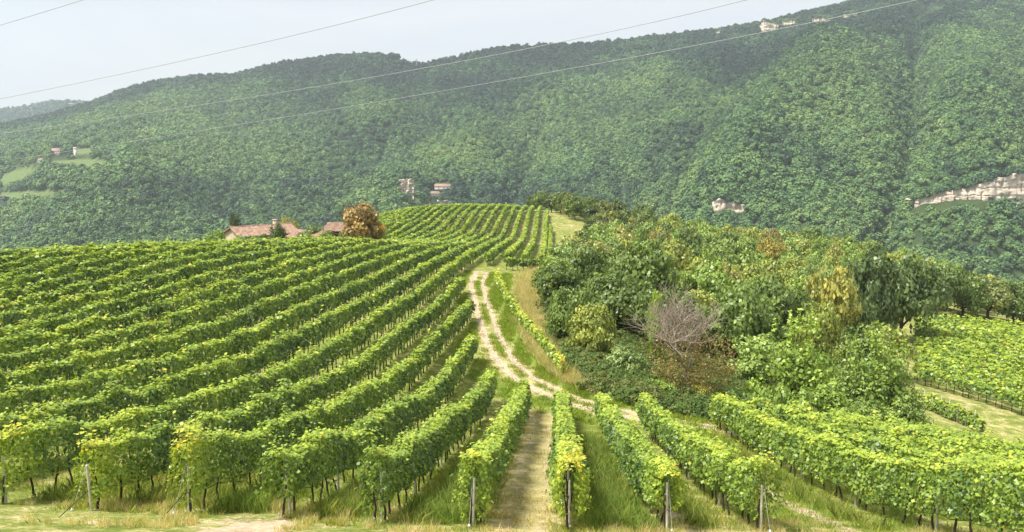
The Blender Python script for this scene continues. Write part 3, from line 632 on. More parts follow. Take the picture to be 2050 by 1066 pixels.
def trunk_mesh(seed, tips, h0=.55, r0=.06, mat=None, n=14):
    rr = random.Random(seed); segs = []; p = Vector((0, 0, -.12)); rad = r0
    top = Vector((rr.uniform(-.06, .06), rr.uniform(-.06, .06), h0)); mid = (p + top) / 2 + Vector((rr.uniform(-.04, .04), rr.uniform(-.04, .04), 0))
    segs += [(p, r0 * 1.3, mid, r0), (mid, r0, top, r0 * .8)]
    for tp in rr.sample(list(tips), min(n, len(tips))):
        tp = Vector(tp); a = mid.lerp(top, rr.uniform(.2, 1)); m1 = a.lerp(tp, .5) + Vector((rr.uniform(-.06, .06), rr.uniform(-.06, .06), .08))
        segs += [(a, r0 * .5, m1, r0 * .3), (m1, r0 * .3, tp, r0 * .08)]
    V, f = tubes(segs, 6); return mesh_np('trunk', V, f, [mat or M_BARK], True)
KINDS = {}
def kind(nm, seeds, h0=.5, r0=.055, **kw):
    L_ = []
    for s in seeds:
        me, tips = crown_mesh(s, **kw); L_.append((me, trunk_mesh(s, tips, h0, r0)))
    KINDS[nm] = L_
kind('oak', (1, 2, 3), clumps=84, per=60, leaf=.10, rz=.72, base=.18)
kind('oak_far', (4, 5, 6, 7), clumps=52, per=30, leaf=.165, rz=.74, base=.15, cl_r=(.2, .34))
kind('tall', (8, 9), clumps=64, per=60, leaf=.105, rx=.82, rz=1.0, base=.2, h0=.8)
kind('airy', (11, 12), clumps=60, per=46, leaf=.10, rz=.8, base=.25, shell=.35, jit=.7, cl_r=(.14, .24))
kind('ivy', (14, 15), clumps=90, per=64, leaf=.085, rx=.9, rz=1.0, base=-.15, droop=1.0, spikes=16, cl_r=(.14, .26))
kind('bush', (17, 18, 19), clumps=42, per=60, leaf=.13, rz=.62, base=-.22, h0=.3, r0=.03)
kind('mound', (25, 26), clumps=84, per=60, leaf=.11, rx=1.0, rz=1.0, base=-.25, h0=.4, r0=.04)
kind('conifer', (21,), clumps=54, per=60, leaf=.11, rx=.62, rz=.95, base=.05)
def tree(name, x, y, h, wr, knd, col, label, cat='tree', group=None, sink=0.0, var=None):
    """h: height in metres, wr: crown radius in metres"""
    me, tk = KINDS[knd][R.randrange(len(KINDS[knd])) if var is None else var]
    z = float(H(x, y)) - sink; t = thing(name, (x, y, z), label, cat, group, R.uniform(0, 6.28))
    top = max(v.co.z for v in me.vertices) if 'top' not in me else me['top']; me['top'] = top
    for nm, mm in (('trunk', tk), ('crown', me)):
        o = obj(nm, mm, t); o.scale = (wr, wr, h / top)
        if nm == 'crown':
            c_ = np.array([col[0] * 2.75 + .010, col[1] * 2.8 + .010, col[2] * 2.7 + .008]); c_[0] = max(c_[0], .70 * c_[1]); c_ = c_ * 1.12; c_ *= min(1, .36 / c_.max()); o.color = (*c_, 1)
    return t
def tpx(name, u, d, vt, wpx, knd, col, label, **k):
    """a tree at forward distance d whose top stands at photo row vt; wpx crown width"""
    p = at(u, vt, d); h = p.z - float(H(p.x, d)); knd = 'mound' if knd == 'bush' and h > 1.5 * (wpx / 2 * d / F) else knd; return tree(name, p.x, d, max(h, .8), wpx / 2 * d / F, knd, col, label, **k)
DKG, GRN, OLV, YEL, LGT, ORG = (.032, .062, .014), (.055, .105, .020), (.115, .130, .030), (.17, .165, .045), (.105, .165, .030), (.17, .14, .036)
GW = 'trees at the front of the wood'
tpx('broadleaf_tree', 1138, 71, 572, 105, 'oak', (.05, .085, .02), 'round dark green tree nearest the dry grass left of the wood', group=GW, var=0)
tpx('shrub', 1186, 66, 602, 100, 'bush', OLV, 'rounded olive shrub at the left foot of the wood', cat='shrub', group='shrubs at the wood edge')
tpx('broadleaf_tree', 1120, 88, 520, 120, 'oak', DKG, 'low dark green tree behind the dry grass, leftmost of the wood', group=GW, var=1)
tpx('broadleaf_tree', 1165, 98, 486, 130, 'oak', DKG, 'dark green oak at the left of the wood beneath the knoll road', group=GW, var=2)
tpx('broadleaf_tree', 1290, 88, 488, 170, 'oak', (.045, .070, .016), 'large dark green oak in the left middle of the wood', group=GW, var=0)
tpx('broadleaf_tree', 1225, 84, 530, 120, 'oak', (.040, .066, .016), 'dark round tree left of the large dark oak', group=GW, var=1)
tpx('broadleaf_tree', 1317, 66, 576, 46, 'tall', (.16, .22, .03), 'small bright yellow-green sapling left of the bare dead tree', group=GW)
tpx('broadleaf_tree', 1480, 78, 560, 150, 'oak', (.052, .085, .022), 'mid green tree right behind the bare dead tree', group=GW, var=2)
tpx('broadleaf_tree', 1560, 84, 545, 150, 'oak', (.045, .075, .020), 'dark green tree left of the pale yellow tree', group=GW, var=1)
tpx('broadleaf_tree', 1672, 86, 524, 130, 'airy', YEL, 'tall pale yellow tree standing in the middle of the wood', group=GW)
tpx('broadleaf_tree', 1640, 76, 600, 110, 'airy', (.12, .14, .035), 'yellowish green tree beneath the pale yellow tree', group=GW)
tpx('broadleaf_tree', 1600, 58.5, 612, 185, 'ivy', LGT, 'bright green tree with upright shoots in front of the wood', group=GW, var=0)
tpx('broadleaf_tree', 1772, 60.5, 640, 175, 'ivy', (.060, .100, .020), 'ivy-clad dark tree with upright shoots beside the far right field', group=GW, var=1)
tpx('broadleaf_tree', 1700, 64, 668, 110, 'ivy', (.045, .080, .018), 'dark leafy tree between the two shoot-topped trees', group=GW, var=0)
tpx('broadleaf_tree', 1745, 104, 498, 140, 'oak', (.030, .050, .018), 'dark tree left of the far right field', group=GW, var=0)
tpx('broadleaf_tree', 1815, 112, 500, 150, 'oak', (.034, .056, .018), 'wide dark green tree at the far right field corner', group=GW, var=1)
tpx('broadleaf_tree', 1700, 96, 560, 110, 'oak', (.034, .058, .018), 'dark green tree just right of the pale yellow tree', group=GW, var=2)
tpx('broadleaf_tree', 1543, 172, 474, 75, 'airy', ORG, 'orange-tinted tree on top of the wood', group=GW)
tpx('broadleaf_tree', 1420, 100, 520, 150, 'oak', GRN, 'green tree above the bare dead tree', group=GW, var=1)
for q, (u_, d_, vt, w_) in enumerate(((1880, 139, 528, 110), (1935, 142, 540, 100), (1985, 144, 552, 100), (2035, 143, 560, 100), (2090, 140, 566, 110))):
    tpx('broadleaf_tree', u_, d_, vt, w_, 'oak', ((.036, .060, .018), (.05, .075, .02), (.075, .085, .028), (.042, .070, .02), (.04, .065, .02))[q],
        'tree behind the far right field, %s from its left corner' % ordinal(q + 1), group='trees along the back of the far right field', var=q % 3)
for q, (u_, d_, vt, w_, c_, l_) in enumerate((
        (1530, 55, 760, 110, (.095, .15, .03), 'light green shrub right of the dead tree foot'), (1590, 53, 775, 120, (.07, .12, .022), 'mid green shrub under the bright green tree'),
        (1665, 54.5, 760, 120, (.08, .135, .026), 'leafy shrub between the two shoot-topped trees'), (1740, 55, 800, 110, (.05, .09, .02), 'dark shrub at the foot of the ivy-clad tree'),
        (1815, 58, 790, 90, (.055, .095, .022), 'shrub at the right foot of the ivy-clad tree'), (1455, 54, 775, 80, (.085, .13, .035), 'olive shrub just right of the dead tree trunk'),
        (1400, 53, 768, 62, (.20, .20, .035), 'yellow-leaved bush in front of the dead tree'), (1330, 53.5, 760, 66, (.13, .20, .03), 'bright green leafy bush left of the yellow bush'),
        (1290, 55, 758, 60, (.12, .19, .03), 'small bright green bush at the bramble edge'), (1495, 49, 825, 70, (.16, .22, .035), 'yellow-green bush behind the big vine row end'),
        (1250, 60, 690, 90, (.075, .10, .035), 'grey-green shrub above the brambles'), (1560, 48.5, 822, 90, (.15, .22, .035), 'light bush beside the big vine row'),
        (1800, 50, 860, 110, (.07, .12, .025), 'dark bramble bush behind the lower right vines'))):
    tpx('shrub', u_, d_, vt, w_, 'bush', c_, l_, cat='shrub', group='shrubs at the wood edge')

# the wood behind: individual trees, crowded
placed = [(o.location.x, o.location.y) for o in COL.objects if o.name.startswith('broadleaf_tree')]; cand = []
for _ in range(9000):
    y_ = R.uniform(66, 325); lo_ = float(wood_edge(y_)) + 1.6
    hi_ = .50 * y_ - 1 if y_ < 137 else (.72 * y_ if y_ < 200 else min(.72 * 200, .72 * y_) * (1 - (y_ - 200) / 330))
    if hi_ <= lo_: continue
    x_ = R.uniform(-5, 145)
    if not lo_ < x_ < hi_: continue
    if y_ < 76 and x_ > 12: pass
    sp = 4.6 + y_ * .008
    if all((x_ - a) ** 2 + (y_ - b) ** 2 > sp * sp for a, b in placed): placed.append((x_, y_)); cand.append((x_, y_))
cand.sort(key=lambda p: p[1]); ntree = 0
pal = [((.040, .064, .016), 'dark green'), ((.060, .094, .020), 'mid green'), ((.098, .112, .026), 'olive green'), ((.110, .112, .034), 'yellowish'), ((.092, .078, .028), 'brownish'), ((.080, .110, .030), 'fresh green')]
DIST = np.arange(20, 330, 2.)
for x_, y_ in cand:
    h_ = (R.uniform(6.6, 9.0) if y_ < 240 else R.uniform(6.6, 8.6)) * (.62 if y_ < 74 else 1) * (.78 if 74 <= y_ < 175 and x_ < 27 else 1) * (.85 if 60 < y_ < 100 and x_ > 22 else 1)
    top = float(H(x_, y_)) + h_; u_, v_ = proj(x_, y_, top)
    if u_ > 2350: continue
    t_ = DIST[DIST < y_ - 8]; occ = H(x_ / y_ * t_, t_) + np.where(x_ / y_ * t_ > wood_edge(t_), 5.2, 1.5)
    if len(t_) and ((occ / t_) > (top / y_) + .004).any(): continue
    fz = fbm(x_, y_, 38, 71); w_ = [2.0, 3.0, 2.4, .6, .12, 2.0]
    if fz > .52: w_ = [.9, 2.4, 3.2, 1.2, .25, 2.2]
    if y_ > 215 and x_ < 42: w_ = [3.0, 2.0, 2.2, .1, .5, .5]
    if y_ < 100: w_ = w_[:3] + [0, 0] + w_[5:]
    c_, nm_ = R.choices(pal, w_)[0]; zone = 'near the dead tree' if y_ < 95 else ('in the middle of the wood' if y_ < 190 else 'at the far end of the wood')
    kd = R.choice(['oak', 'oak', 'airy', 'tall']) if y_ < 125 else R.choice(['oak_far', 'oak_far', 'oak_far', 'oak'])
    jt = R.uniform(.85, 1.18) * (.62 if y_ > 205 and x_ < 45 else 1); tree('broadleaf_tree', x_, y_, h_, R.uniform(2.5, 3.6) * (1 if y_ < 200 else 1.1), kd, tuple(a * jt for a in c_),
        '%s tree crowded %s' % (nm_, zone), group='%s trees %s' % (nm_, zone)); ntree += 1
print('wood trees', ntree)

# bare dead tree with rusty undergrowth
def branches(seed, h, levels, spread=.55, up=.5, r0=.16, kids=(3, 4), lean=0, first=.28, ratio=.66):
    rr = random.Random(seed); segs = []; tips = []
    def grow(p, d, ln, rad, lv):
        n = 3; q = p
        for j in range(n):
            d = (d + Vector((rr.gauss(0, .10), rr.gauss(0, .10), rr.gauss(.02, .06)))).normalized(); q2 = q + d * ln / n
            r1 = rad * (1 - .3 * (j + 1) / n); segs.append((q, rad * (1 - .3 * j / n), q2, r1)); q = q2
            if lv < levels and j >= 1 - (lv > 0):
                for _ in range(rr.randint(*kids) if j == n - 1 else 1):
                    t = Vector((rr.gauss(0, 1), rr.gauss(0, 1), rr.gauss(0, .5))).normalized(); dn = (d * (1 - spread) + t * spread + Vector((0, 0, up * .3))).normalized()
                    grow(q, dn, ln * ratio * rr.uniform(.75, 1.15), max(rad * .52, .011), lv + 1)
        if lv >= levels: tips.append(q)
    grow(Vector((0, 0, -.2)), Vector((lean, 0, 1)).normalized(), h * first, r0, 0); return segs, tips
p = at(1392, 572, 55.5); zb = float(H(p.x, 55.5)); hh = p.z - zb
segs, tips = branches(5, hh, 4, .56, .5, .15, (3, 5), 0, .27, .72)
mxz = max(s[2].z for s in segs); k_ = hh / mxz; k_ *= 1.08; segs = [(a * k_, b, c * k_, d) for a, b, c, d in segs]
t = thing('dead_tree', (p.x, 55.5, zb), 'bare grey-mauve dead tree with fine twigs and rusty foliage below', 'tree')
big = [s for s in segs if s[1] > .03]; small = [s for s in segs if s[1] <= .03]
V, f = tubes(big, 6); obj('trunk', mesh_np('trunk', V, f, [M_DEAD], True), t)
V, f = tubes(small, 3); obj('twigs', mesh_np('twigs', V, f, [M_DEAD]), t)
r_ = np.random.default_rng(8); n = 6800; th = r_.uniform(0, 6.28, n); q = np.sqrt(r_.random(n)); zz = hh * (.04 + .62 * r_.beta(2.0, 2.4, n)); rad = 2.5 * (.55 + .7 * np.sin(np.clip(zz / hh, 0, .6) * 4.2))
C = np.stack([np.cos(th) * q * rad, np.sin(th) * q * rad, zz], 1); cl = np.sin(C[:, 0] * 3.1) + np.sin(C[:, 1] * 2.7 + 1) + np.sin(C[:, 2] * 3.3); C = C[cl > -.7]
V, f = leaf_quads(C, r_.normal(size=C.shape) + [0, 0, .6], .16 * r_.uniform(.6, 1.4, len(C)), .6, r_)
o = obj('withered_foliage', mesh_np('withered_foliage', V, f, [M_TREE], face_attr={'tint': np.clip(r_.normal(.5, .2, len(C)), 0, 1)}), t); o.color = (.27, .205, .07, 1)

# farm on the crest: houses, brown tree and garden trees
M_WALL = mat_plain('cream_plaster', (.50, .40, .28), .2, 1.5, .9, .2)
M_TILE = (lambda m: m.done((lambda v: m.diffuse(m.ramp(m.noise(1.6, 5, .7, v), [(.3, (.14, .085, .06)), (.5, (.27, .17, .12)), (.7, (.40, .29, .22))]), .9, m.bump(m.noise(5, 3, .6, v), .6, .1)))(m.pos())))(NT('clay_tile'))
M_DARK = mat_plain('dark_opening', (.02, .018, .016), .2, 3, .7, .1)
def gable(label, u0, u1, d, v_ridge, v_eave, depth, rz=0.0, windows=2, chimney=True, wall=True):
    a, b = at(u0, v_eave, d), at(u1, v_eave, d); W_ = (b - a).length / 2; zr = at((u0 + u1) / 2, v_ridge, d + depth / 2).z; ze = a.z
    cx_, cy_ = (a.x + b.x) / 2, d + depth / 2; zg = float(H(cx_, cy_)) - .5
    t = thing('farmhouse', (cx_, cy_, zg), label, 'house', 'farm buildings on the crest', rz); e = ze - zg; r_ = zr - zg; hd = depth / 2
    V = np.array([(-W_, -hd, 0), (W_, -hd, 0), (W_, hd, 0), (-W_, hd, 0), (-W_, -hd, e), (W_, -hd, e), (W_, hd, e), (-W_, hd, e), (-W_, 0, r_ - .15), (W_, 0, r_ - .15)])
    obj('wall', mesh_np('wall', V, [np.array([(0, 1, 5, 4), (2, 3, 7, 6)]), np.array([(1, 2, 6, 9, 5), (3, 0, 4, 8, 7)])], [M_WALL if wall else M_DARK]), t)
    parts = []; o_ = .45; nrm = (r_ - e) / hd
    rr = random.Random(int(u0)); rows = max(8, int(W_ * 2 / .22)); w1 = 2 * (W_ + o_) / rows
    for s_ in (-1, 1):                                     # courses of clay tiles as ribs down the slope
        for q in range(rows):
            x0 = -W_ - o_ + q * w1; p0 = Vector((x0 + w1 / 2, s_ * (hd + o_), e - nrm * o_ + .05 + rr.uniform(-.02, .03))); p1 = Vector((x0 + w1 / 2, 0, r_ + .05 + rr.uniform(-.02, .04)))
            parts.append(tubes([(p0, w1 * .56, p1, w1 * .56)], 6))
    V, f = join_vf(parts); rf = obj('roof', mesh_np('roof', V, f, [M_TILE]), t)
    V, f = tubes([((-W_ - o_, 0, r_ + .12), .16, (W_ + o_, 0, r_ + .12), .16)], 8); obj('ridge_tiles', mesh_np('ridge_tiles', V, f, [M_TILE]), rf)
    if chimney:
        V1, f1 = box_vf(W_ * .5 - .3, W_ * .5 + .3, -.3, .3, r_ - .6, r_ + .9); V2, f2_ = box_vf(W_ * .5 - .4, W_ * .5 + .4, -.4, .4, r_ + .9, r_ + 1.05); V, f = join_vf([(V1, f1), (V2, f2_)])
        obj('chimney', mesh_np('chimney', V, f, [M_WALL]), rf)
    for q in range(windows):
        xx = -W_ + (q + .7) * 2 * W_ / (windows + .4); V, f = box_vf(xx - .45, xx + .45, -hd - .06, -hd + .02, e - 2.0, e - .8); wd_ = obj('window', mesh_np('window', V, f, [M_DARK]), t)
        V, f = box_vf(xx - .55, xx + .55, -hd - .12, -hd - .065, e - 2.12, e - 2.01); obj('sill', mesh_np('sill', V, f, [M_WALL]), wd_)
    return t
gable('long cream farmhouse with terracotta roof and chimney, leftmost on the crest', 450, 572, 139, 453, 471, 7.0, .72, 2)
gable('low terracotta-roofed outbuilding in the middle of the farm', 580, 664, 136, 465, 478, 6.0, -.55, 1, False)
gable('small tiled open shed with dark front beside the brown tree', 652, 694, 141, 449, 463, 6, -.15, 0, False, False)
GF = 'trees around the farm'
tpx('conifer', 467, 150, 425, 40, 'conifer', (.016, .032, .014), 'dark evergreen tree behind the left end of the farmhouse', group=GF)
tpx('broadleaf_tree', 575, 148, 432, 48, 'airy', (.22, .22, .05), 'yellow-green tree rising behind the farmhouse roof', group=GF)
tpx('shrub', 612, 132, 462, 46, 'bush', (.05, .085, .022), 'green shrub in front of the low outbuilding', cat='shrub', group=GF)
tpx('shrub', 556, 133, 446, 54, 'bush', (.026, .05, .016), 'dark round shrub in front of the farmhouse', cat='shrub', group=GF)
tpx('shrub', 520, 132, 466, 44, 'bush', (.04, .07, .018), 'small dark shrub before the middle of the farmhouse', cat='shrub', group=GF)
tpx('shrub', 655, 134, 458, 40, 'bush', (.06, .095, .022), 'shrub growing between the outbuilding and the open shed', cat='shrub', group=GF)
tpx('shrub', 432, 136, 456, 60, 'bush', (.09, .13, .03), 'light green shrub at the left end of the farmhouse', cat='shrub', group=GF)
tpx('shrub', 492, 131, 468, 60, 'bush', (.05, .085, .02), 'low green shrub beneath the farmhouse eaves', cat='shrub', group=GF)
tpx('shrub', 630, 139, 448, 52, 'bush', (.045, .08, .02), 'climbing green shrub over the outbuilding roof', cat='shrub', group=GF)
tpx('shrub', 690, 136, 460, 40, 'bush', (.05, .075, .02), 'small shrub at the foot of the brown tree', cat='shrub', group=GF)
tpx('shrub', 755, 139, 440, 44, 'airy', (.14, .125, .04), 'thin olive shrub right of the brown tree', cat='shrub', group=GF)
p = at(720, 390, 137); zb = float(H(p.x, 137)); hh = p.z - zb
t = thing('brown_tree', (p.x, 137, zb), 'bushy rust-brown tree standing on the crest beside the farm', 'tree')
segs, tips = branches(12, hh, 3, .5, .6, .2, (3, 4), 0, .34, .68); mxz = max(s[2].z for s in segs); segs = [(a * (hh / mxz), b, c * (hh / mxz), d) for a, b, c, d in segs]
V, f = tubes(segs, 4); obj('trunk', mesh_np('trunk', V, f, [M_BARK]), t)
me, _ = crown_mesh(77, 80, 46, .15, rx=1.0, rz=.95, base=.0, jit=.6, cl_r=(.15, .28)); o = obj('crown', me, t); o.color = (.40, .275, .10, 1)
o.scale = (3.75, 3.75, hh * .86 / 1.95); o.location = (0, 0, hh * .14)

# far hamlet on the left mountainside
def small_house(label, u, v, wpx, hpx, grp):
    x_, d_ = hill_hit(u, v); s_ = d_ / F; W_, e = wpx * s_ / 2, hpx * s_ * .62; r_ = hpx * s_; t = thing('farmhouse', (x_, d_, float(hill(x_, d_)) - .5), label, 'house', grp, R.uniform(-.3, .3))
    V, f = box_vf(-W_, W_, -4, 4, 0, e); obj('wall', mesh_np('wall', V, f, [mat_wall2]), t)
    V = np.array([(-W_ - .5, -4.6, e), (W_ + .5, -4.6, e), (W_ + .5, 4.6, e), (-W_ - .5, 4.6, e), (-W_ - .5, 0, r_), (W_ + .5, 0, r_)]); V[:, 2] += .05
    obj('roof', mesh_np('roof', V, [np.array([(0, 1, 5, 4), (2, 3, 4, 5)]), np.array([(1, 2, 5), (3, 0, 4)])], [M_TILE]), t)
    for q in (-.5, .1, .55):
        V, f = box_vf(q * W_ - .5, q * W_ + .5, -4.08, -3.98, e * .4, e * .75); obj('window', mesh_np('window', V, f, [M_DARK]), t)
mat_wall2 = mat_plain('pale_plaster', (.78, .74, .66), .12, .5, .9, .1)
small_house('small pale house with reddish roof above the left meadow', 113, 312, 16, 15, 'far houses')
small_house('tiny white house left of the meadow', 84, 326, 9, 9, 'far houses')
small_house('pale house with flat reddish roof in the forest above the knoll', 888, 381, 34, 13, 'far houses')
small_house('small reddish house left below the pale forest house', 868, 395, 22, 12, 'far houses')
small_house('pinkish house cut by the left edge of the photo', -3, 408, 18, 17, 'far houses')
x_, d_ = hill_hit(152, 318); zb = float(hill(x_, d_)); hh = 24 * d_ / F
t = thing('utility_tower', (x_, d_, zb - .5), 'slim pale tower standing on the left meadow where a cable ends', 'tower')
V, f = join_vf([box_vf(-1.6, 1.6, -1.6, 1.6, 0, hh * .85), box_vf(-2.0, 2.0, -2.0, 2.0, hh * .85, hh * .93)]); obj('shaft', mesh_np('shaft', V, f, [mat_wall2]), t)
V = np.array([(-2, -2, hh * .935), (2, -2, hh * .935), (2, 2, hh * .935), (-2, 2, hh * .935), (0, 0, hh)]); obj('cap', mesh_np('cap', V, np.array([(0, 1, 4), (1, 2, 4), (2, 3, 4), (3, 0, 4)]), [M_TILE]), t)
def mast(label, x_, d_, zb, h, wd_):
    segs = []
    for sx, sy in ((-1, -1), (1, -1), (1, 1), (-1, 1)): segs.append(((sx * wd_, sy * wd_, -1), .5, (sx * .2, sy * .2, h), .35))
    for q in range(8):
        a_ = wd_ * (1 - q / 8) + .2; b_ = wd_ * (1 - (q + 1) / 8) + .2; z0, z1 = h * q / 8, h * (q + 1) / 8
        segs += [((-a_, -a_, z0), .14, (b_, -b_, z1), .14), ((a_, -a_, z0), .14, (-b_, -b_, z1), .14)]
    t = thing('lattice_mast', (x_, d_, zb), label, 'mast', 'masts on the skyline'); V, f = tubes(segs, 4); obj('lattice', mesh_np('lattice', V, f, [M_WIRE]), t)
    V, f = tubes([((-2.5, 0, h * .9), .25, (2.5, 0, h * .9), .25), ((0, 0, h), .2, (0, 0, h + 4), .1)], 5); obj('crossarm', mesh_np('crossarm', V, f, [M_WIRE]), t)
x_ = at(834, 128, 1885).x; mast('thin lattice mast on the saddle of the mountain skyline', x_, 1885, float(hill(x_, 1885)), 20, 1.8)
x_ = at(75, 216, 3280).x; mast('distant lattice mast on the far left ridge', x_, 3280, float(hill2(np.array(x_), np.array(3280.))), 26, 2.2)

# overhead cables: long spans coming from the far left and passing high on the right
def cable(label, pts, r=.027):
    """pts: (u, v, forward distance) the span passes through"""
    q = np.array([tuple(at(*p)) for p in pts]); tt = np.linspace(0, len(q) - 1, 60); tp = np.arange(len(q)); co = [np.polyfit(tp, q[:, i], min(2, len(q) - 1)) for i in range(3)]
    C = np.stack([np.polyval(c, tt) for c in co], 1); segs = [(C[i], r, C[i + 1], r) for i in range(len(C) - 1)]; V, f = tubes(segs, 6); o_ = C[0].copy(); V -= o_
    o = obj('power_cable', mesh_np('power_cable', V, f, [M_WIRE], True)); o.location = o_; o['label'] = label; o['category'] = 'cable'; o['group'] = 'overhead cables'
cable('short overhead cable crossing the top left corner of the sky', [(-120, 86, 90), (60, 33, 78), (260, -30, 66)])
cable('overhead cable crossing the pale sky on the left', [(-120, 222, 100), (420, 110, 80), (960, -26, 60)])
cable('upper overhead cable over the mountain leaving the frame near the top middle', [(-120, 284, 110), (740, 156, 85), (1600, -28, 60)])
cable('lowest overhead cable crossing the whole mountainside', [(40, 318, 115), (1000, 163, 88), (1960, -28, 60)])

# ------------------------------------------------------------------ grass, brambles
def grass_mat(col):
    m = NT('grass_blade'); k = m.ramp(m.attr('tint'), [(0, (.6, .6, .6)), (1, (1.5, 1.45, 1.2))])
    return m.done(m.leaf(m.mix(1.0, k, col, 'MULTIPLY'), .5, .6, .15))
def tuft(seed, n, h, spread, w_, col):
    r = np.random.default_rng(seed); a = r.uniform(0, 6.28, n); q = np.sqrt(r.random(n)) * spread; b = np.stack([np.cos(a) * q, np.sin(a) * q, np.full(n, -.03)], 1)
    hh_ = h * r.uniform(.5, 1.1, n); ln = r.normal(0, .35, (n, 2)) * hh_[:, None]; side = unit(r.normal(size=(n, 3)) * [1, 1, .1]) * w_
    mid = b + np.c_[ln * .35, hh_ * .6]; tip = b + np.c_[ln, hh_]
    V = np.stack([b - side, b + side, mid + side * .8, tip, mid - side * .8], 1).reshape(-1, 3); k = np.arange(n)[:, None] * 5
    return mesh_np('tuft', V, (k + np.arange(5)).astype(np.int32), [grass_mat(col)], face_attr={'tint': np.clip(r.normal(.5, .22, n), 0, 1)})
def kit(pre, col_list, n, h, sp, w_): return [src('%s_%02d' % (pre, q), tuft(900 + q + len(pre), n, h, sp, w_, c)) for q, c in enumerate(col_list)]
KG = kit('meadow_tuft', [(.22, .31, .05), (.29, .36, .065), (.40, .40, .11), (.55, .48, .21)], 22, .15, .22, .007)
KT = kit('tall_tuft', [(.19, .29, .07), (.25, .35, .085), (.34, .38, .12), (.48, .43, .19)], 26, .46, .22, .008)
KD = kit('straw_tuft', [(.66, .59, .37), (.70, .63, .42), (.58, .54, .28), (.44, .46, .17)], 34, .55, .25, .009)
def rowdist(x_, y_):
    dmin = np.full(x_.shape, 9.)
    for k in list(range(-14, -5)) + list(range(-4, 24)): dmin = np.minimum(dmin, np.abs(x_ - row_x(k, y_)))
    return dmin
n = 24000; y_ = rng.uniform(19, 62, n); x_ = rng.uniform(-.55, .62, n) * (y_ + 6); rd = rowdist(x_, y_); dtk = dist_track(x_, y_)
p_ = .25 + .75 * fbm(x_, y_, 3.5, 81); hay = np.abs(x_ - (row_x(-2, y_) + row_x(-1, y_)) / 2) < .95
keep = (rng.random(n) < p_ * np.where(hay, .35, 1)) & (dtk > 1.3) & ((y_ > 22.2) | (fbm(x_, y_, 2.2, 87) > .5)) & (np.abs(x_ - (row_x(-4, y_) + row_x(-3, y_)) / 2 + .6) > .4)
x_, y_ = x_[keep], y_[keep]; n = len(x_); dryn = np.where(hay[keep], 2.4, 0) + 2.6 * fbm(x_, y_, 4, 83) - .6 + rng.normal(0, .6, n) + np.where(y_ < 22, .3, 0)
scatter('grass', np.stack([x_, y_, H(x_, y_)], 1), rng.uniform(0, 6.28, n), rng.uniform(.6, 1.5, n), np.clip(np.round(dryn), 0, 3).astype(int), KG, label='short green and straw grass between the vine rows')
# tall weeds in some of the strips
xs, ys, dn = [], [], []
for k, d0, d1, m_, s_ in ((-3, 20.5, 40, 900, .8), (-1, 20.5, 36, 700, .75), (0, 21, 34, 420, .6), (1, 21.5, 34, 420, .7), (2, 22, 33, 380, .8), (3, 22, 33, 300, .8), (-4, 21, 38, 160, .4), (-6, 22, 40, 110, .5)):
    yy = rng.uniform(d0, d1, m_); c = (row_x(k, yy) + row_x(k + 1, yy)) / 2 + (.3 if k == -1 else 0) - (.25 if k == 1 else 0); xs.append(c + rng.normal(0, s_ * .6, m_)); ys.append(yy); dn.append(np.full(m_, .6 if k in (-3, -1, 1) else 1.4))
x_, y_, dn = map(np.concatenate, (xs, ys, dn)); n = len(x_)
scatter('tall_weeds', np.stack([x_, y_, H(x_, y_)], 1), rng.uniform(0, 6.28, n), rng.uniform(.6, 1.5, n), np.clip(np.round(dn + rng.normal(0, .8, n)), 0, 3).astype(int), KT, label='tall feathery green weeds standing between the foreground vine rows')
# dry grass strip along the wood edge, and the headland in front
n = 3300; y_ = rng.uniform(52, 128, n); x_ = wood_edge(y_) - 1.1 + rng.normal(0, .95, n); ok = dist_track(x_, y_) > 2.6; x_, y_ = x_[ok], y_[ok]
y2_ = rng.uniform(18.5, 23, 2600); x2_ = rng.uniform(-.75, .75, 2600) * y2_; ok = fbm(x2_, y2_, 1.6, 85) > .60; x_ = np.r_[x_, x2_[ok]]; y_ = np.r_[y_, y2_[ok]]; n = len(x_)
scatter('dry_grass', np.stack([x_, y_, H(x_, y_)], 1), rng.uniform(0, 6.28, n), np.where(y_ > 40, rng.uniform(1.0, 1.9, n), rng.uniform(.2, .6, n)), rng.choice(4, n, p=[.2, .15, .3, .35]), KD, label='straw-coloured dry grass along the wood edge and headland')
# green verge of the track
n = 6400; i_ = rng.integers(0, len(TRACK) - 1, n); off = rng.uniform(1.2, 4.2, n) * np.where(rng.random(n) < .75, 1, -1); off = np.where(rng.random(n) < .08, rng.normal(0, .13, n), off); tv = np.gradient(TRACK, axis=0)[i_]; tv /= np.linalg.norm(tv, axis=1, keepdims=True)
x_ = TRACK[i_, 0] - tv[:, 1] * off; y_ = TRACK[i_, 1] + tv[:, 0] * off; ok = ((dist_track(x_, y_) > 1.2) | (np.abs(off) < .3)) & (rowdist(x_, y_) > .4); x_, y_ = x_[ok], y_[ok]; n = len(x_)
KV = kit('verge_tuft', [(.20, .33, .045), (.26, .38, .055), (.32, .38, .08), (.45, .42, .15)], 30, .26, .3, .010)
scatter('verge_grass', np.stack([x_, y_, H(x_, y_)], 1), rng.uniform(0, 6.28, n), rng.uniform(.7, 1.6, n), np.clip(np.round(rng.normal(1, .9, n)), 0, 3).astype(int), KV, label='bright green grass verge beside the gravel track')
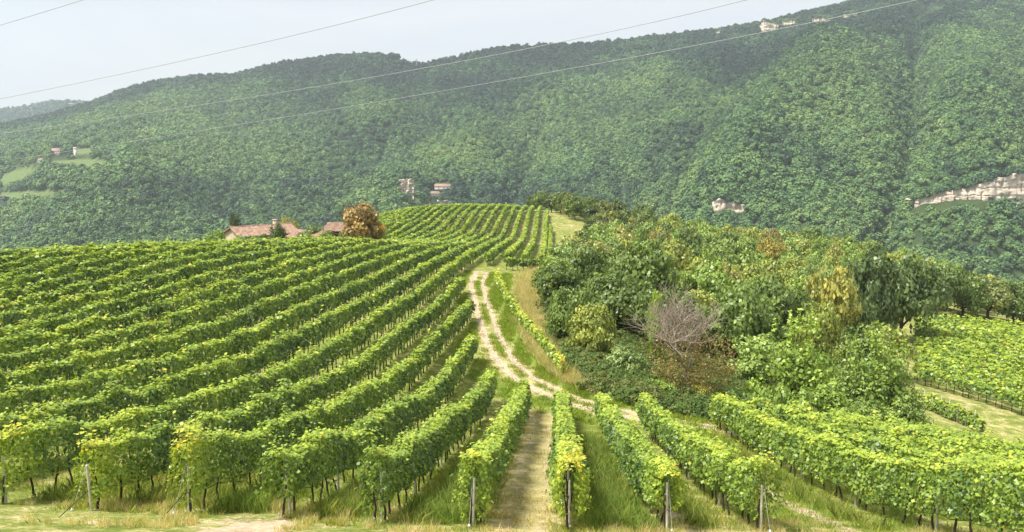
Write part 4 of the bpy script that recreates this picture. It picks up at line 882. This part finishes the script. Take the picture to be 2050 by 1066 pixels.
# bramble mass at the foot of the wood
KB = [src('bramble_%02d' % q, crown_mesh(17 + q, clumps=42, per=60, leaf=.13, rz=.62, base=-.22, mat=grass_mat(c))[0]) for q, c in enumerate(((.11, .18, .06), (.16, .24, .08), (.20, .24, .085)))]
n = 2400; y_ = rng.uniform(48, 86, n); x_ = wood_edge(y_) + rng.random(n) * (.5 * y_ - 1 - wood_edge(y_)); u_, v_ = proj(x_, y_, H(x_, y_)); ok = (dist_track(x_, y_) > 3.4) & (u_ > 1085) & (y_ > 47 + .08 * x_); x_, y_ = x_[ok], y_[ok]
y2_ = rng.uniform(66, 120, 260); x2_ = wood_edge(y2_) + rng.uniform(.6, 3.0, 260); y3_ = rng.uniform(49, 62, 160); x3_ = y3_ * rng.uniform(.3, .5, 160)
x_ = np.r_[x_, x2_, x3_]; y_ = np.r_[y_, y2_, y3_]; n = len(x_)
scatter('brambles', np.stack([x_, y_, H(x_, y_)], 1), rng.uniform(0, 6.28, n), rng.uniform(.6, 1.5, n), rng.integers(0, 3, n), KB, label='grey-green bramble thicket at the foot of the wood')

# loose stones on the track
M_STONE = mat_plain('track_stone', (.46, .41, .34), .3, 3, .9, .3)
def stone(seed):
    V, f = box_vf(-.5, .5, -.5, .5, -.35, .5); r = np.random.default_rng(seed); V = unit(V) * .6 + r.normal(0, .09, V.shape); return src('track_stone_%02d' % seed, mesh_np('track_stone', V, f, [M_STONE]))
n = 1300; i_ = rng.integers(0, len(TRACK) - 1, n); off = np.where(rng.random(n) < .7, rng.choice([-.74, .74], n) + rng.normal(0, .22, n), rng.normal(0, .8, n)); tv = np.gradient(TRACK, axis=0)[i_]; tv /= np.linalg.norm(tv, axis=1, keepdims=True)
x_ = TRACK[i_, 0] - tv[:, 1] * off; y_ = TRACK[i_, 1] + tv[:, 0] * off
scatter('track_stones', np.stack([x_, y_, H(x_, y_) + .04], 1), rng.uniform(0, 6.28, n), rng.uniform(.04, .13, n), rng.integers(0, 4, n), [stone(q) for q in range(4)], label='loose pale stones lying in the wheel ruts of the track')
